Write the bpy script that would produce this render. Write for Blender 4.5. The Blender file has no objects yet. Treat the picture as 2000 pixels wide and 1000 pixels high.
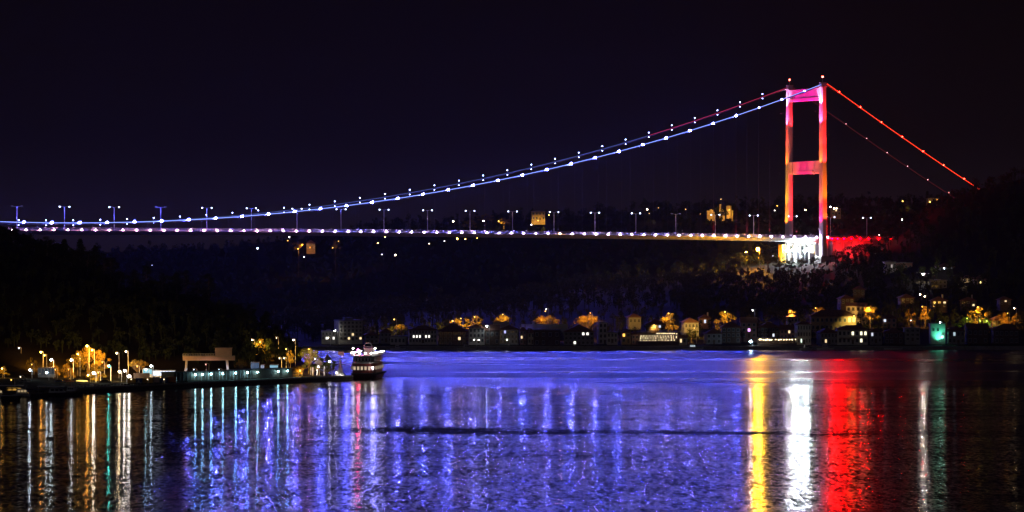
import bpy, math, random
from mathutils import Vector, Matrix, noise
R = math.radians
SC = bpy.context.scene
COL = SC.collection
random.seed(7)

# ---------------------------------------------------------------- camera, sky, fill sun, exposure
F = 6770.0                      # focal length in pixels of a 2000 px wide picture
CAMZ = 50.0
cam = bpy.data.cameras.new('camera'); cam.sensor_width = 36; cam.lens = 36 * F / 2000
cam.clip_start = 1; cam.clip_end = 20000
co = bpy.data.objects.new('camera', cam); COL.objects.link(co)
co.location = (0, 0, CAMZ); co.rotation_euler = (R(90), 0, 0)
SC.camera = co
SC.view_settings.view_transform = 'Standard'; SC.view_settings.look = 'None'
SC.view_settings.exposure = 0; SC.view_settings.gamma = 1
cy = SC.cycles
cy.use_denoising = True; cy.use_light_tree = True
cy.max_bounces = 5; cy.diffuse_bounces = 1; cy.glossy_bounces = 3; cy.transparent_max_bounces = 4; cy.volume_bounces = 0
cy.sample_clamp_indirect = 3.0; cy.caustics_reflective = False; cy.caustics_refractive = False

w = bpy.data.worlds.new("World"); SC.world = w; w.use_nodes = True
nt = w.node_tree; nd = nt.nodes; bg = nd['Background']
sky = nd.new('ShaderNodeTexSky'); sky.sky_type = 'NISHITA'; sky.sun_disc = False
sky.sun_elevation = R(-6); sky.sun_rotation = R(300)
tc = nd.new('ShaderNodeTexCoord'); sx = nd.new('ShaderNodeSeparateXYZ'); nt.links.new(tc.outputs['Generated'], sx.inputs[0])
mr = nd.new('ShaderNodeMapRange'); mr.inputs[1].default_value = 0.0; mr.inputs[2].default_value = 0.075
nt.links.new(sx.outputs['Z'], mr.inputs[0])
rp = nd.new('ShaderNodeValToRGB'); e = rp.color_ramp.elements
e[0].position = 0; e[0].color = (0.0080, 0.0052, 0.0085, 1); e[1].position = 1; e[1].color = (0.0026, 0.0013, 0.0014, 1)
m_ = e.new(.45); m_.color = (0.0034, 0.0020, 0.0026, 1)
nt.links.new(mr.outputs[0], rp.inputs[0])
ad = nd.new('ShaderNodeMixRGB'); ad.blend_type = 'ADD'; ad.inputs[0].default_value = .002
nt.links.new(rp.outputs[0], ad.inputs[1]); nt.links.new(sky.outputs[0], ad.inputs[2])
nt.links.new(ad.outputs[0], bg.inputs['Color']); bg.inputs['Strength'].default_value = 1.0

sl = bpy.data.lights.new('fill_sun', 'SUN'); sl.energy = .035; sl.angle = R(.5); sl.color = (.75, .8, 1)  # weak fill sun added to lift the dim house fronts
so = bpy.data.objects.new('fill_sun', sl); COL.objects.link(so); so.rotation_euler = (R(52), 0, R(-25))

# ---------------------------------------------------------------- helpers
def px2x(px, Y): return (px - 1000) * Y / F
def py2z(py, Y): return CAMZ + (500 - py) * Y / F
def x2px(X, Y): return 1000 + X * F / Y

def mat(name, col, rough=.7, metal=0, var=.25, scale=.6, bump=0, spec=.5):
    m = bpy.data.materials.new(name); m.use_nodes = True
    n = m.node_tree.nodes; l = m.node_tree.links; b = n['Principled BSDF']
    b.inputs['Roughness'].default_value = rough; b.inputs['Metallic'].default_value = metal; b.inputs['Specular IOR Level'].default_value = spec
    t = n.new('ShaderNodeTexCoord'); z = n.new('ShaderNodeTexNoise'); z.inputs['Scale'].default_value = scale
    z.inputs['Detail'].default_value = 5; l.new(t.outputs['Object'], z.inputs['Vector'])
    r = n.new('ShaderNodeValToRGB'); r.color_ramp.elements[0].position = .3; r.color_ramp.elements[1].position = .7
    r.color_ramp.elements[0].color = tuple(c * (1 - var) for c in col) + (1,)
    r.color_ramp.elements[1].color = tuple(min(1, c * (1 + var)) for c in col) + (1,)
    l.new(z.outputs['Fac'], r.inputs[0]); l.new(r.outputs[0], b.inputs['Base Color'])
    if bump:
        bp = n.new('ShaderNodeBump'); bp.inputs['Strength'].default_value = bump
        l.new(z.outputs['Fac'], bp.inputs['Height']); l.new(bp.outputs[0], b.inputs['Normal'])
    return m

def emit(name, col, strength):
    m = bpy.data.materials.new(name); m.use_nodes = True
    n = m.node_tree.nodes; l = m.node_tree.links; n.remove(n['Principled BSDF'])
    e = n.new('ShaderNodeEmission'); e.inputs[0].default_value = tuple(col) + (1,); e.inputs[1].default_value = strength
    l.new(e.outputs[0], n['Material Output'].inputs[0])
    return m

class MB:
    def __init__(s): s.v = []; s.f = []
    def poly(s, pts):
        i = len(s.v); s.v += [tuple(p) for p in pts]; s.f.append(tuple(range(i, i + len(pts)))); return s
    def box(s, x0, x1, y0, y1, z0, z1):
        i = len(s.v)
        s.v += [(x0,y0,z0),(x1,y0,z0),(x1,y1,z0),(x0,y1,z0),(x0,y0,z1),(x1,y0,z1),(x1,y1,z1),(x0,y1,z1)]
        s.f += [tuple(i + k for k in q) for q in ((3,2,1,0),(4,5,6,7),(0,1,5,4),(1,2,6,5),(2,3,7,6),(3,0,4,7))]; return s
    def ring(s, rings, cap=True):
        """loft closed rings of equal count"""
        i = len(s.v); n = len(rings[0])
        for r in rings: s.v += [tuple(p) for p in r]
        for k in range(len(rings) - 1):
            for j in range(n):
                a = i + k * n + j; b = i + k * n + (j + 1) % n
                s.f.append((a, b, b + n, a + n))
        if cap:
            s.f.append(tuple(i + j for j in reversed(range(n))))
            s.f.append(tuple(i + (len(rings) - 1) * n + j for j in range(n)))
        return s
    def tube(s, pts, r, n=6, r2=None):
        pts = [Vector(p) for p in pts]; rings = []
        for k, p in enumerate(pts):
            d = (pts[min(k + 1, len(pts) - 1)] - pts[max(k - 1, 0)]).normalized()
            u = d.cross(Vector((0, 0, 1)))
            if u.length < .05: u = Vector((1, 0, 0))
            u.normalize(); v = d.cross(u)
            rr = r if r2 is None else r + (r2 - r) * k / (len(pts) - 1)
            rings.append([p + (u * math.cos(t) + v * math.sin(t)) * rr for t in (2 * math.pi * j / n for j in range(n))])
        return s.ring(rings)
    def cyl(s, x, y, z0, z1, r, n=10, r2=None):
        r2 = r if r2 is None else r2
        return s.ring([[(x + q * math.cos(2 * math.pi * j / n), y + q * math.sin(2 * math.pi * j / n), z) for j in range(n)] for q, z in ((r, z0), (r2, z1))])
    def ball(s, x, y, z, r, n=8, m=5, sz=1):
        rings = [[(x + r * math.sin(math.pi * k / m) * math.cos(2 * math.pi * j / n), y + r * math.sin(math.pi * k / m) * math.sin(2 * math.pi * j / n), z - sz * r * math.cos(math.pi * k / m)) for j in range(n)] for k in range(1, m)]
        return s.ring(rings)
    def mesh(s, name, m=None):
        me = bpy.data.meshes.new(name); me.from_pydata(s.v, [], s.f); me.update()
        if m: me.materials.append(m)
        return me
    def build(s, name, m=None, parent=None, loc=None, rz=0):
        return link(s.mesh(name, m), name, parent, loc, rz)

def link(me, name, parent=None, loc=None, rz=0):
    o = bpy.data.objects.new(name, me); COL.objects.link(o)
    if parent: o.parent = parent
    if loc: o.location = loc
    if rz: o.rotation_euler.z = rz
    return o
def tag(o, label, cat, group=None):
    o['label'] = label; o['category'] = cat
    if group: o['group'] = group
    return o
def thing(name, label, cat, loc=(0, 0, 0), rz=0, group=None):
    o = bpy.data.objects.new(name, None); COL.objects.link(o); o.location = loc; o.rotation_euler.z = rz
    o.empty_display_size = 1
    return tag(o, label, cat, group)
def kind(o, k): o['kind'] = k; return o

# ---------------------------------------------------------------- materials
M = dict(
 steel=mat('tower_paint', (.62, .62, .62), .45, 0, .06, .15),
 deck=mat('girder_paint', (.45, .45, .47), .5, 0, .1, .1),
 asphalt=mat('asphalt', (.05, .05, .05), .85),
 concrete=mat('concrete', (.42, .41, .39), .85, 0, .2, .3),
 darkmetal=mat('dark_metal', (.08, .08, .09), .5, .5),
 galv=mat('galvanised_steel', (.6, .6, .62), .45, .3),
 cable=mat('cable_steel', (.05, .05, .06), .6, 0), fascia=mat('fascia_paint', (.14, .14, .15), .6),
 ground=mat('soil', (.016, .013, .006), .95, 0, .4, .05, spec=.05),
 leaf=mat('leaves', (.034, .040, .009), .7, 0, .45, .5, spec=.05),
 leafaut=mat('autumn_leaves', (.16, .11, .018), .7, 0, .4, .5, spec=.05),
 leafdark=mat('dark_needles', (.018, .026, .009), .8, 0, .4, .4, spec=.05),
 bark=mat('bark', (.09, .07, .05), .9, 0, .3, 2, spec=.05),
 white=mat('white_render', (.68, .66, .62), .8, 0, .12, .4),
 cream=mat('cream_render', (.58, .5, .38), .8, 0, .15, .4),
 ochre=mat('ochre_render', (.48, .33, .17), .8, 0, .18, .4),
 rose=mat('rose_render', (.45, .25, .2), .8, 0, .18, .4),
 grey=mat('grey_render', (.32, .32, .33), .8, 0, .15, .4),
 brown=mat('dark_timber', (.12, .08, .055), .7, 0, .3, .8),
 tile=mat('roof_tiles', (.22, .1, .065), .85, 0, .3, 1.5, .3),
 frame=mat('window_frame_paint', (.6, .6, .58), .6),
 glass=mat('dark_glass', (.03, .035, .045), .12, 0, .1),
 stone=mat('quay_stone', (.3, .29, .27), .85, 0, .25, .5),
 hull=mat('dark_hull_paint', (.05, .04, .045), .4),
 redhull=mat('maroon_hull_paint', (.2, .05, .04), .45),
 whitepaint=mat('white_gloss_paint', (.78, .78, .78), .35, 0, .06),
 orange=mat('orange_paint', (.62, .18, .03), .55, 0, .2),
 yellow=mat('yellow_paint', (.7, .4, .05), .55, 0, .2),
 blue=mat('blue_paint', (.04, .08, .35), .55, 0, .2),
 tanp=mat('tan_paint', (.5, .28, .14), .55, 0, .2),
 pink=mat('pale_pink_paint', (.68, .5, .45), .55, 0, .1),
 canvas=mat('white_canvas', (.75, .75, .73), .8, 0, .06),
 gold=mat('gold_stone', (.5, .38, .2), .9, 0, .3, .4),
)
SOD = (1, .42, .06); GOLD = (1, .52, .09); WARM = (1, .72, .38); COOL = (.72, .88, 1.0); WHT = (1, .93, .85)
EM = {}
def E(col, s):
    k = (tuple(round(c, 3) for c in col), s)
    if k not in EM: EM[k] = emit('lamp_glow', col, s)
    return EM[k]

# ---------------------------------------------------------------- terrain
def interp(tab, xs, ys, x, y):
    def seg(a, t):
        if t <= a[0]: return 0, 0.
        if t >= a[-1]: return len(a) - 2, 1.
        for i in range(len(a) - 1):
            if t < a[i + 1]: return i, (t - a[i]) / (a[i + 1] - a[i])
    i, u = seg(xs, x); j, v = seg(ys, y)
    u = u * u * (3 - 2 * u) * .5 + u * .5
    a = tab[i][j] * (1 - v) + tab[i][j + 1] * v; b = tab[i + 1][j] * (1 - v) + tab[i + 1][j + 1] * v
    return a * (1 - u) + b * u
FX = [-300, 400, 600, 800, 1000, 1150, 1300, 1450, 1608, 1700, 1760, 1850, 1900, 2000, 2300]
FY = [1850, 1890, 1950, 2050, 2150, 2250, 2350, 2450, 2700, 3000, 3500, 4200]
FT = [[1.6,2,3,4,5,6,7,8,12,25,44,50],[1.6,2,3,4,5,6,7,8,14,30,52,56],[1.6,3,6,9,10,11,12,14,25,45,66,70],[1.6,3,7,10,12,13,14,16,35,58,78,80],
 [1.6,3,8,12,16,19,20,22,45,66,84,86],[1.6,3,9,15,22,27,27,29,48,70,90,92],[1.6,3,9,15,21,29,34,37,52,73,95,97],[1.6,3,9,15,23,34,43,43,56,76,97,100],
 [1.6,3,9,15,23,33,42,45,60,80,101,104],[1.6,3,10,20,33,44,50,56,70,83,101,104],[1.6,3,10,20,34,50,62,69,76,86,101,104],[1.6,3,10,20,36,59,82,89,90,92,101,104],
 [1.6,3,10,21,38,65,90,95,96,96,102,104],[1.6,3,11,24,43,70,97,103,104,104,104,104],[1.6,3,12,27,50,80,105,110,110,110,110,110]]
LX = [-300, 0, 100, 200, 245, 300, 400, 470, 550, 620, 680, 705]
LY = [1150, 1390, 1412, 1438, 1478, 1520, 1590, 1760]
LT = [[1.6,4,8,18,42,60,66,60],[1.6,4,8,16,38,56,58,45],[1.6,3,7,14,33,50,50,32],[1.6,2.5,5,11,27,40,36,18],[1.6,2,4,9,23,33,28,12],[1.6,2,4,9,23,34,26,10],[1.6,2,3.5,8,19,28,18,5],
 [1.6,1.6,3,6,15,22,12,0],[1.6,1.6,2.5,5,10,12,4,-4],[1.6,1.6,1.6,1.6,1.6,-3,-4,-4],[1.6,1.6,1.6,0,-4,-4,-4,-4],[1.6,1.6,1.2,-4,-4,-4,-4,-4]]
def quayY(px):
    pts = [(-400, 1190), (0, 1232), (150, 1263), (340, 1312), (560, 1365), (690, 1399), (800, 1430)]
    for (a, b), (c, d) in zip(pts, pts[1:]):
        if px <= c: return b + (d - b) * (px - a) / (c - a)
    return 1430
def zfar(X, Y):
    z = interp(FT, FX, FY, x2px(X, Y), Y)
    a = min(1, max(0, (Y - 1950) / 250))
    return z + a * 5 * noise.noise(Vector((X * .012, Y * .008, 3))) + a * 1.5 * noise.noise(Vector((X * .05, Y * .04, 9)))
def zleft(X, Y):
    z = interp(LT, LX, LY, x2px(X, Y), Y)
    a = min(1, max(0, (Y - 1430) / 80))
    return z + a * 1.5 * noise.noise(Vector((X * .02, Y * .015, 5)))
def gz(X, Y): return zfar(X, Y) if Y > 1845 and x2px(X, Y) > 560 or Y > 1960 else zleft(X, Y)

def grid(name, x0, x1, y0, y1, st, fn, m):
    mb = MB(); nx = int((x1 - x0) / st); ny = int((y1 - y0) / st)
    for j in range(ny + 1):
        for i in range(nx + 1):
            x = x0 + i * st; y = y0 + j * st; mb.v.append((x, y, fn(x, y)))
    for j in range(ny):
        for i in range(nx):
            a = j * (nx + 1) + i; mb.f.append((a, a + 1, a + nx + 2, a + nx + 1))
    o = mb.build(name, m); kind(o, 'structure')
    for p in o.data.polygons: p.use_smooth = True
    return o
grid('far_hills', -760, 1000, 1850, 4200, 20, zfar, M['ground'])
lft = MB()
nj = 55
pxs = list(range(-300, 706, 15)) + [708]
for j in range(nj + 1):
    for px in pxs:
        q = quayY(px); Y = q + (1960 - q) * (j / nj) ** 1.2
        X = px2x(px, Y); lft.v.append((X, Y, zleft(X, Y)))
n = len(pxs)
for j in range(nj):
    for i in range(n - 1):
        a = j * n + i; lft.f.append((a, a + 1, a + n + 1, a + n))
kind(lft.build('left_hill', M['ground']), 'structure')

# water: one sheet, wind ripples
wm = bpy.data.materials.new('strait_water'); wm.use_nodes = True
n = wm.node_tree.nodes; l = wm.node_tree.links; b = n['Principled BSDF']
b.inputs['Base Color'].default_value = (.002, .004, .008, 1); b.inputs['IOR'].default_value = 1.33
g = n.new('ShaderNodeNewGeometry')
def nz(sc, vec, det=3, rot=0):
    mp = n.new('ShaderNodeMapping'); mp.inputs['Scale'].default_value = vec; mp.inputs['Rotation'].default_value = (0, 0, rot)
    l.new(g.outputs['Position'], mp.inputs[0])
    t = n.new('ShaderNodeTexNoise'); t.inputs['Scale'].default_value = sc; t.inputs['Detail'].default_value = det
    l.new(mp.outputs[0], t.inputs['Vector']); return t.outputs['Fac']
def mth(op, a, bb, cl=False):
    q = n.new('ShaderNodeMath'); q.operation = op; q.use_clamp = cl
    for i, s in enumerate((a, bb)):
        if isinstance(s, (int, float)): q.inputs[i].default_value = s
        elif s is not None: l.new(s, q.inputs[i])
    return q.outputs[0]
def mrange(v, a, bb, c, d):
    q = n.new('ShaderNodeMapRange'); q.interpolation_type = 'SMOOTHSTEP'
    for i, s in enumerate((a, bb, c, d)): q.inputs[i + 1].default_value = s
    l.new(v, q.inputs[0]); return q.outputs[0]
sp = n.new('ShaderNodeSeparateXYZ'); l.new(g.outputs['Position'], sp.inputs[0])
def nzc(vec, det=2, off=0):
    mp = n.new('ShaderNodeMapping'); mp.inputs['Scale'].default_value = vec; mp.inputs['Location'].default_value = (off, off, off)
    l.new(g.outputs['Position'], mp.inputs[0])
    t = n.new('ShaderNodeTexNoise'); t.inputs['Scale'].default_value = 1; t.inputs['Detail'].default_value = det
    l.new(mp.outputs[0], t.inputs['Vector']); return t.outputs['Color']
def vm(op, a, bb):
    q = n.new('ShaderNodeVectorMath'); q.operation = op
    for i_, s_ in enumerate((a, bb)):
        if isinstance(s_, tuple): q.inputs[i_].default_value = s_
        else: l.new(s_, q.inputs[i_])
    return q.outputs[0]
def scl(v_, f_):
    q = n.new('ShaderNodeVectorMath'); q.operation = 'SCALE'; l.new(v_, q.inputs[0])
    if isinstance(f_, (int, float)): q.inputs['Scale'].default_value = f_
    else: l.new(f_, q.inputs['Scale'])
    return q.outputs[0]
X_, Y_ = sp.outputs['X'], sp.outputs['Y']
bands = nz(1, (.0025, .014, 1), 4)             # long lanes of rougher and calmer water
far = mrange(mth('ADD', Y_, mth('MULTIPLY', mth('SUBTRACT', nz(1, (.006, .01, 1), 3), .5), 160)), 1290, 1400, 0, 1)
# wavelets: slopes of three sizes of ripple, steeper along the wind (y) than across
H5 = (.5, .5, .5)
wv = vm('MULTIPLY', vm('SUBTRACT', nzc((.95, .26, 1), 3), H5), (.05, .44, 0))
wv = vm('ADD', wv, vm('MULTIPLY', vm('SUBTRACT', nzc((2.2, .9, 1), 2, 31), H5), (.07, .55, 0)))
wv = vm('ADD', wv, vm('MULTIPLY', vm('SUBTRACT', nzc((.05, .045, 1), 2, 77), H5), (.008, .14, 0)))
wv = scl(wv, mrange(bands, .3, .7, .7, 1.25))
# boat wake and current lines: smooth lanes leaning away from the viewer
wob = mth('MULTIPLY', mth('SUBTRACT', nz(1, (.007, .0, 1), 2), .5), 60)
wdt = mrange(nz(1, (.008, .0, 2), 2), .35, .68, 5, 36)
cur = mth('MULTIPLY', mrange(X_, -90, 120, -1, 1), 14)
dY = mth('DIVIDE', mth('ABSOLUTE', mth('SUBTRACT', mth('ADD', mth('ADD', Y_, wob), cur), 984), None), wdt)
dY = mth('ADD', dY, mth('MULTIPLY', mth('SUBTRACT', nz(1, (.12, .25, 1), 3), .5), .8))
wake = mrange(dY, .3, 1.5, 1, 0)
wx = mth('MULTIPLY', mrange(X_, -70, -25, 0, 1), mrange(X_, 60, 125, 1, .3))
wake = mth('MULTIPLY', wake, wx)
wake = mth('MULTIPLY', wake, mrange(nz(1, (.03, .09, 4), 4), .36, .6, .3, 1))
lines = mth('MULTIPLY', mrange(nz(1, (.0045, .04, 1), 3), .56, .7, 0, .42), mrange(X_, -120, 0, .3, 1))
lane = mth('MAXIMUM', wake, lines)
wv = scl(wv, mth('SUBTRACT', 1, mth('MULTIPLY', lane, .75)))
cb = n.new('ShaderNodeCombineXYZ'); l.new(mth('ADD', mth('MULTIPLY', lane, -.11), mth('MULTIPLY', mth('MULTIPLY', far, mth('SUBTRACT', nz(1, (.004, .03, 1), 3), .5)), .34)), cb.inputs[1]); cb.inputs[2].default_value = 1
nv = n.new('ShaderNodeVectorMath'); nv.operation = 'NORMALIZE'; l.new(vm('ADD', wv, cb.outputs[0]), nv.inputs[0])
l.new(nv.outputs[0], b.inputs['Normal'])
ro = mth('ADD', .112, mth('MULTIPLY', far, .17))
ro = mth('MULTIPLY', ro, mrange(bands, .35, .65, .8, 1.2))
l.new(ro, b.inputs['Roughness'])
kind(MB().poly([(-3000, 60, 0), (3000, 60, 0), (3000, 6000, 0), (-3000, 6000, 0)]).build('water', wm), 'structure')

# quays
q = MB()
ps = [(px2x(p, quayY(p)), quayY(p)) for p in (-300, -150, 0, 150)]
for (a, bq), (c, d) in zip(ps, ps[1:]):
    q.ring([[(a, bq - 1.2, -3), (a, bq + 3, -3), (a, bq + 3, 1.85), (a, bq - 1.2, 1.85)], [(c, d - 1.2, -3), (c, d + 3, -3), (c, d + 3, 1.85), (c, d - 1.2, 1.85)]])
tag(q.build('quay_wall', M['stone']), 'low dark stone quay wall behind the moored boats at far left', 'quay wall')
t = thing('pier', 'long pale concrete pier edge running from the boats to the ferry', 'pier', (px2x(150, 1263), 1263, 0))
q = MB(); e1 = MB(); rl = MB()
pts = [(p, quayY(p)) for p in (150, 245, 340, 450, 560, 690)]
pp = [(px2x(p, y) - t.location.x, y - t.location.y) for p, y in pts]
for (a, bq), (c, d) in zip(pp, pp[1:]):
    q.ring([[(a, bq - 2, -3), (a, bq + 12, -3), (a, bq + 12, 1.7), (a, bq - 2, 1.7)], [(c, d - 2, -3), (c, d + 12, -3), (c, d + 12, 1.7), (c, d - 2, 1.7)]])
    e1.ring([[(a, bq - 2.3, 1.3), (a, bq - 1.7, 1.3), (a, bq - 1.7, 1.9), (a, bq - 2.3, 1.9)], [(c, d - 2.3, 1.3), (c, d - 1.7, 1.3), (c, d - 1.7, 1.9), (c, d - 2.3, 1.9)]])
q.build('pier_body', M['stone'], t); e1.build('kerb', M['white'], t)
a, bq = pp[0]
MB().poly([(a - 3, bq - 2.5, .2), (a - 2, bq - 1.8, .2), (a + 1, bq - 1.8, 1.8), (a, bq - 2.5, 1.8)]).box(a - 3.4, a - 2.6, bq - 2.5, bq - 1.8, -1, .6).tube([(a - 3, bq - 2.2, .4), (a + .4, bq - 2.2, 1.8)], .35).build('gangway', M['white'], t)
for k in range(22):
    u = k / 21 * 1.45; i = int(u); v = u - i
    x = pp[i][0] * (1 - v) + pp[i + 1][0] * v; y = pp[i][1] * (1 - v) + pp[i + 1][1] * v
    rl.cyl(x, y - 1, 1.7, 2.8, .07, 5)
rl.tube([(pp[0][0], pp[0][1] - 1, 2.8), (pp[1][0], pp[1][1] - 1, 2.8), ((pp[1][0] + pp[2][0]) / 2, (pp[1][1] + pp[2][1]) / 2 - 1, 2.8)], .06, 4)
rl.build('railing', M['galv'], t)
q = MB().box(px2x(590, 1850), px2x(2300, 1850), 1848, 1853, -3, 1.9)
tag(q.build('embankment_wall', M['stone']), 'low stone embankment wall along the far shore below the houses', 'embankment')

# ---------------------------------------------------------------- suspension bridge
BX, BY = px2x(1608, 2375), 2375.0
PHI = math.atan2(.44, .898)
BR = thing('suspension_bridge', 'illuminated suspension bridge with blue lit cables and a red lit tower over the strait', 'bridge', (BX, BY, 0), PHI)
W = 46.0; HS = 545.0; SP = 17.92
def deckz(s): return 63.0 + 3.4 * (1 - ((s - HS) / HS) ** 2) if s > 0 else 63.0 + s * .0125
def cabz(s): return 69.9 + 97.6 * ((HS - s) / HS) ** 2
SEND = 700
def bw(x, y, z):
    c, s = math.cos(PHI), math.sin(PHI); return Vector((BX + x * c - y * s, BY + x * s + y * c, z))
# girder
g_ = MB(); rd = MB(); rails = [MB(), MB()]; pr = MB()
ss = [-62, -30, 0] + [20 * k for k in range(1, SEND // 20 + 1)]
rings = []
for s in ss:
    z = deckz(s); rings.append([(-s, 2.9, z - .9), (-s, 8.5, z - 3), (-s, 37.5, z - 3), (-s, 43.1, z - .9), (-s, 43.1, z - .3), (-s, 41, z), (-s, 5, z), (-s, 2.9, z - .3)])
g_.ring(rings); g_.build('deck_girder', M['deck'], BR)
rings = [[(-s, 6, deckz(s) + .03), (-s, 40, deckz(s) + .03), (-s, 40, deckz(s) + .08), (-s, 6, deckz(s) + .08)] for s in ss]
rd.ring(rings).build('roadway', M['asphalt'], BR)
for y, nm in ((3.2, 0), (42.8, 1)):
    mb = MB()
    for zz in (.45, 1.1): mb.tube([(-s, y, deckz(s) + zz) for s in ss], .09, 4)
    s = -60
    while s < SEND: mb.box(-s - .06, -s + .06, y - .06, y + .06, deckz(s) - .3, deckz(s) + 1.1); s += 4
    mb.build('guard_rail', M['galv'], BR)
mb = MB(); mb.ring([[(-s, 2.55, deckz(s) - .95), (-s, 2.89, deckz(s) - .95), (-s, 2.89, deckz(s) - .35), (-s, 2.55, deckz(s) - .35)] for s in ss])
mb.build('edge_fairing', M['fascia'], BR)
# cables
TT = 167.5
for k, y in enumerate((0, W)):
    col = (.30, .36, 1.0)
    s_ = [2 + (SEND - 2) * i / 90 for i in range(91)]
    MB().tube([(-s, y, cabz(s)) for s in s_], .42, 8).build('main_cable', M['cable'], BR)
    st = MB().tube([(-s, y - .1, cabz(s) + .5) for s in s_[(0 if k == 0 else 14):]], .26 if k == 0 else .13, 6)  # glowing tube stands in for lamplight falling on the cable
    st.build('cable_glow_tube', E((.24, .34, 1.0), 1.7 if k == 0 else .4), BR)
    if k: MB().tube([(-s, y - .1, cabz(s) + .5) for s in s_[:15]], .13, 6).build('cable_glow_tube', E((1, .05, .16), .7), BR)
    # backstay
    pts = [(3 + 210 * i / 12, y, TT - (TT - 52) * i / 12 - 3.0 * math.sin(math.pi * i / 12)) for i in range(13)]
    MB().tube(pts, .42, 8).build('backstay_cable', M['cable'], BR)
    MB().tube([(p[0], p[1] - .1, p[2] + .5) for p in pts], .24 if k == 0 else .09, 6).build('backstay_glow_tube', E((1, .045, .015), 3.0) if k == 0 else E((.9, .1, .12), .22), BR)  # glowing tube stands in for red light on the backstay
# hangers + outriggers
for k, y in enumerate((0, W)):
    s = 15.5 + SP / 2
    while s < 640:
        dz = deckz(s) - .6; cz = cabz(s)
        mb = MB().tube([(-s, y, dz), (-s, y, cz)], .07 if s > 70 else .13, 4)
        mb.box(-s - .2, -s + .2, min(y, 2.6) if k == 0 else 43.1, 2.9 if k == 0 else y, dz - .2, dz + .1)
        mb.build('hanger', M['darkmetal'], BR)
        s += SP
# cable lamps
BLUE = (.075, .09, 1.0)
def clamp_light(x, y, z, r, m, light_blocker=False):
    o = MB().box(-.35, .35, -.3, .3, -.75, -.1).build('cable_lamp', M['darkmetal'], BR, (x, y, z))
    if light_blocker: MB().box(.62, .68, -1.6, .5, -.95, 1.1).build('light_blocker', M['darkmetal'], o)  # added plate, blocks the blue light from reaching the tower
    MB().ball(0, -.35, .1, r, 8, 6).build('bulb', m, o)
s = 15.5; i = 0
NB = E(BLUE, 12500)
while s < 650:
    clamp_light(-s, -.3, cabz(s) + .6, .40, NB if s > 60 else E(BLUE, 500), s > 20)
    s += SP
s = 15.5 + 6
FB = E((.35, .42, 1.0), 26); FR = E((1, .12, .2), 12)
while s < 650:
    o = MB().box(-.2, .2, -.2, .2, -1.1, 1.1).build('cable_lamp', M['darkmetal'], BR, (-s, W, cabz(s) + 1.0))
    MB().ball(0, -.35, 1.5, .34, 8, 5).build('bulb', FB, o); MB().ball(0, -.35, -1.6, .28, 8, 5).build('bulb', FB, o)
    s += SP
RB = E((1, .004, .002), 420); RB2 = E((1, .03, .015), 60)
for i in range(1, 9):
    u = (i - .45) * 17.0; z = TT - (TT - 52) * u / 210 - 3.0 * math.sin(math.pi * u / 210)
    clamp_light(3 + u, -.3, z + .6, .4, RB if i < 6 else RB2)
    o = MB().box(-.2, .2, -.2, .2, 0, .4).build('cable_lamp', M['darkmetal'], BR, (3 + u, W, z + .4))
    MB().ball(0, -.3, .6, .22, 8, 5).build('bulb', E((1, .4, .45), 9), o)
# deck edge lamps
s = 22 - SP / 2 * 3; i = 0
DW = E((.80, .52, 1.0), 330); DO = E((1, .42, .2), 330); DP = E((1, .42, .75), 330)
while s < 640:
    o = MB().box(-.3, .3, -.1, .5, -.5, .3).build('deck_lamp', M['darkmetal'], BR, (-s, 2.2, deckz(s) - .3))
    px = x2px(bw(-s, 2, 0).x, bw(-s, 2, 0).y)
    MB().ball(0, -.35, 0, .38, 8, 6).build('bulb', DO if i == 23 else (DP if px < 620 else DW), o)
    s += SP / 2; i += 1
# tower
def leg(y0, inward):
    def sec(z, hx, hy, ch=.7):
        u = (z - 44) / 122; yc = y0 + inward * u
        return [(-hx + ch, yc - hy, z), (hx - ch, yc - hy, z), (hx, yc - hy + ch, z), (hx, yc + hy - ch, z), (hx - ch, yc + hy, z), (-hx + ch, yc + hy, z), (-hx, yc + hy - ch, z), (-hx, yc - hy + ch, z)]
    return MB().ring([sec(z, 2.2 - .35 * (z - 44) / 122, 2.55 - .4 * (z - 44) / 122) for z in (44, 64, 85, 106, 116, 140, 157, 165.6)])
TW = bpy.data.objects.new('tower', None); COL.objects.link(TW); TW.parent = BR
for y0, inw in ((0, .9), (W, -.9)):
    leg(y0, inw).build('leg', M['steel'], TW)
    yc = y0 + inw
    MB().box(-2.3, 2.3, yc - 2.5, yc + 2.5, 165.6, 166.3).box(-1.6, 1.6, yc - 1.6, yc + 1.6, 166.3, 168.6).box(-2.6, 2.6, yc - .5, yc + .5, 168.6, 169).build('saddle_housing', M['steel'], TW)
    MB().cyl(0, yc, 169, 172.4, .12, 6).tube([(-2.2, yc - 2.4, 167.2), (2.2, yc - 2.4, 167.2)], .07, 4).tube([(-2.2, yc + 2.4, 167.2), (2.2, yc + 2.4, 167.2)], .07, 4).build('mast', M['galv'], TW)
    MB().ball(0, yc, 172.8, .62, 8, 6).build('warning_light', E((1, .09, .06), 34 if y0 == 0 else 22), TW)
    MB().box(-5, 5, y0 - 5, y0 + 5, 34, 47).box(-4, 4, y0 - 4, y0 + 4, 47, 50).build('pedestal', M['concrete'], TW)
for z0, z1 in ((157.0, 165.3), (106.6, 115.4)):
    MB().box(-1.5, 1.5, 2.1, W - 2.1, z0, z1).box(-1.75, 1.75, 2.3, W - 2.3, z1 - .5, z1 + .02).box(-1.75, 1.75, 2.3, W - 2.3, z0 + 1.8, z0 + 2.1).build('crossbeam', M['steel'], TW)
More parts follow.
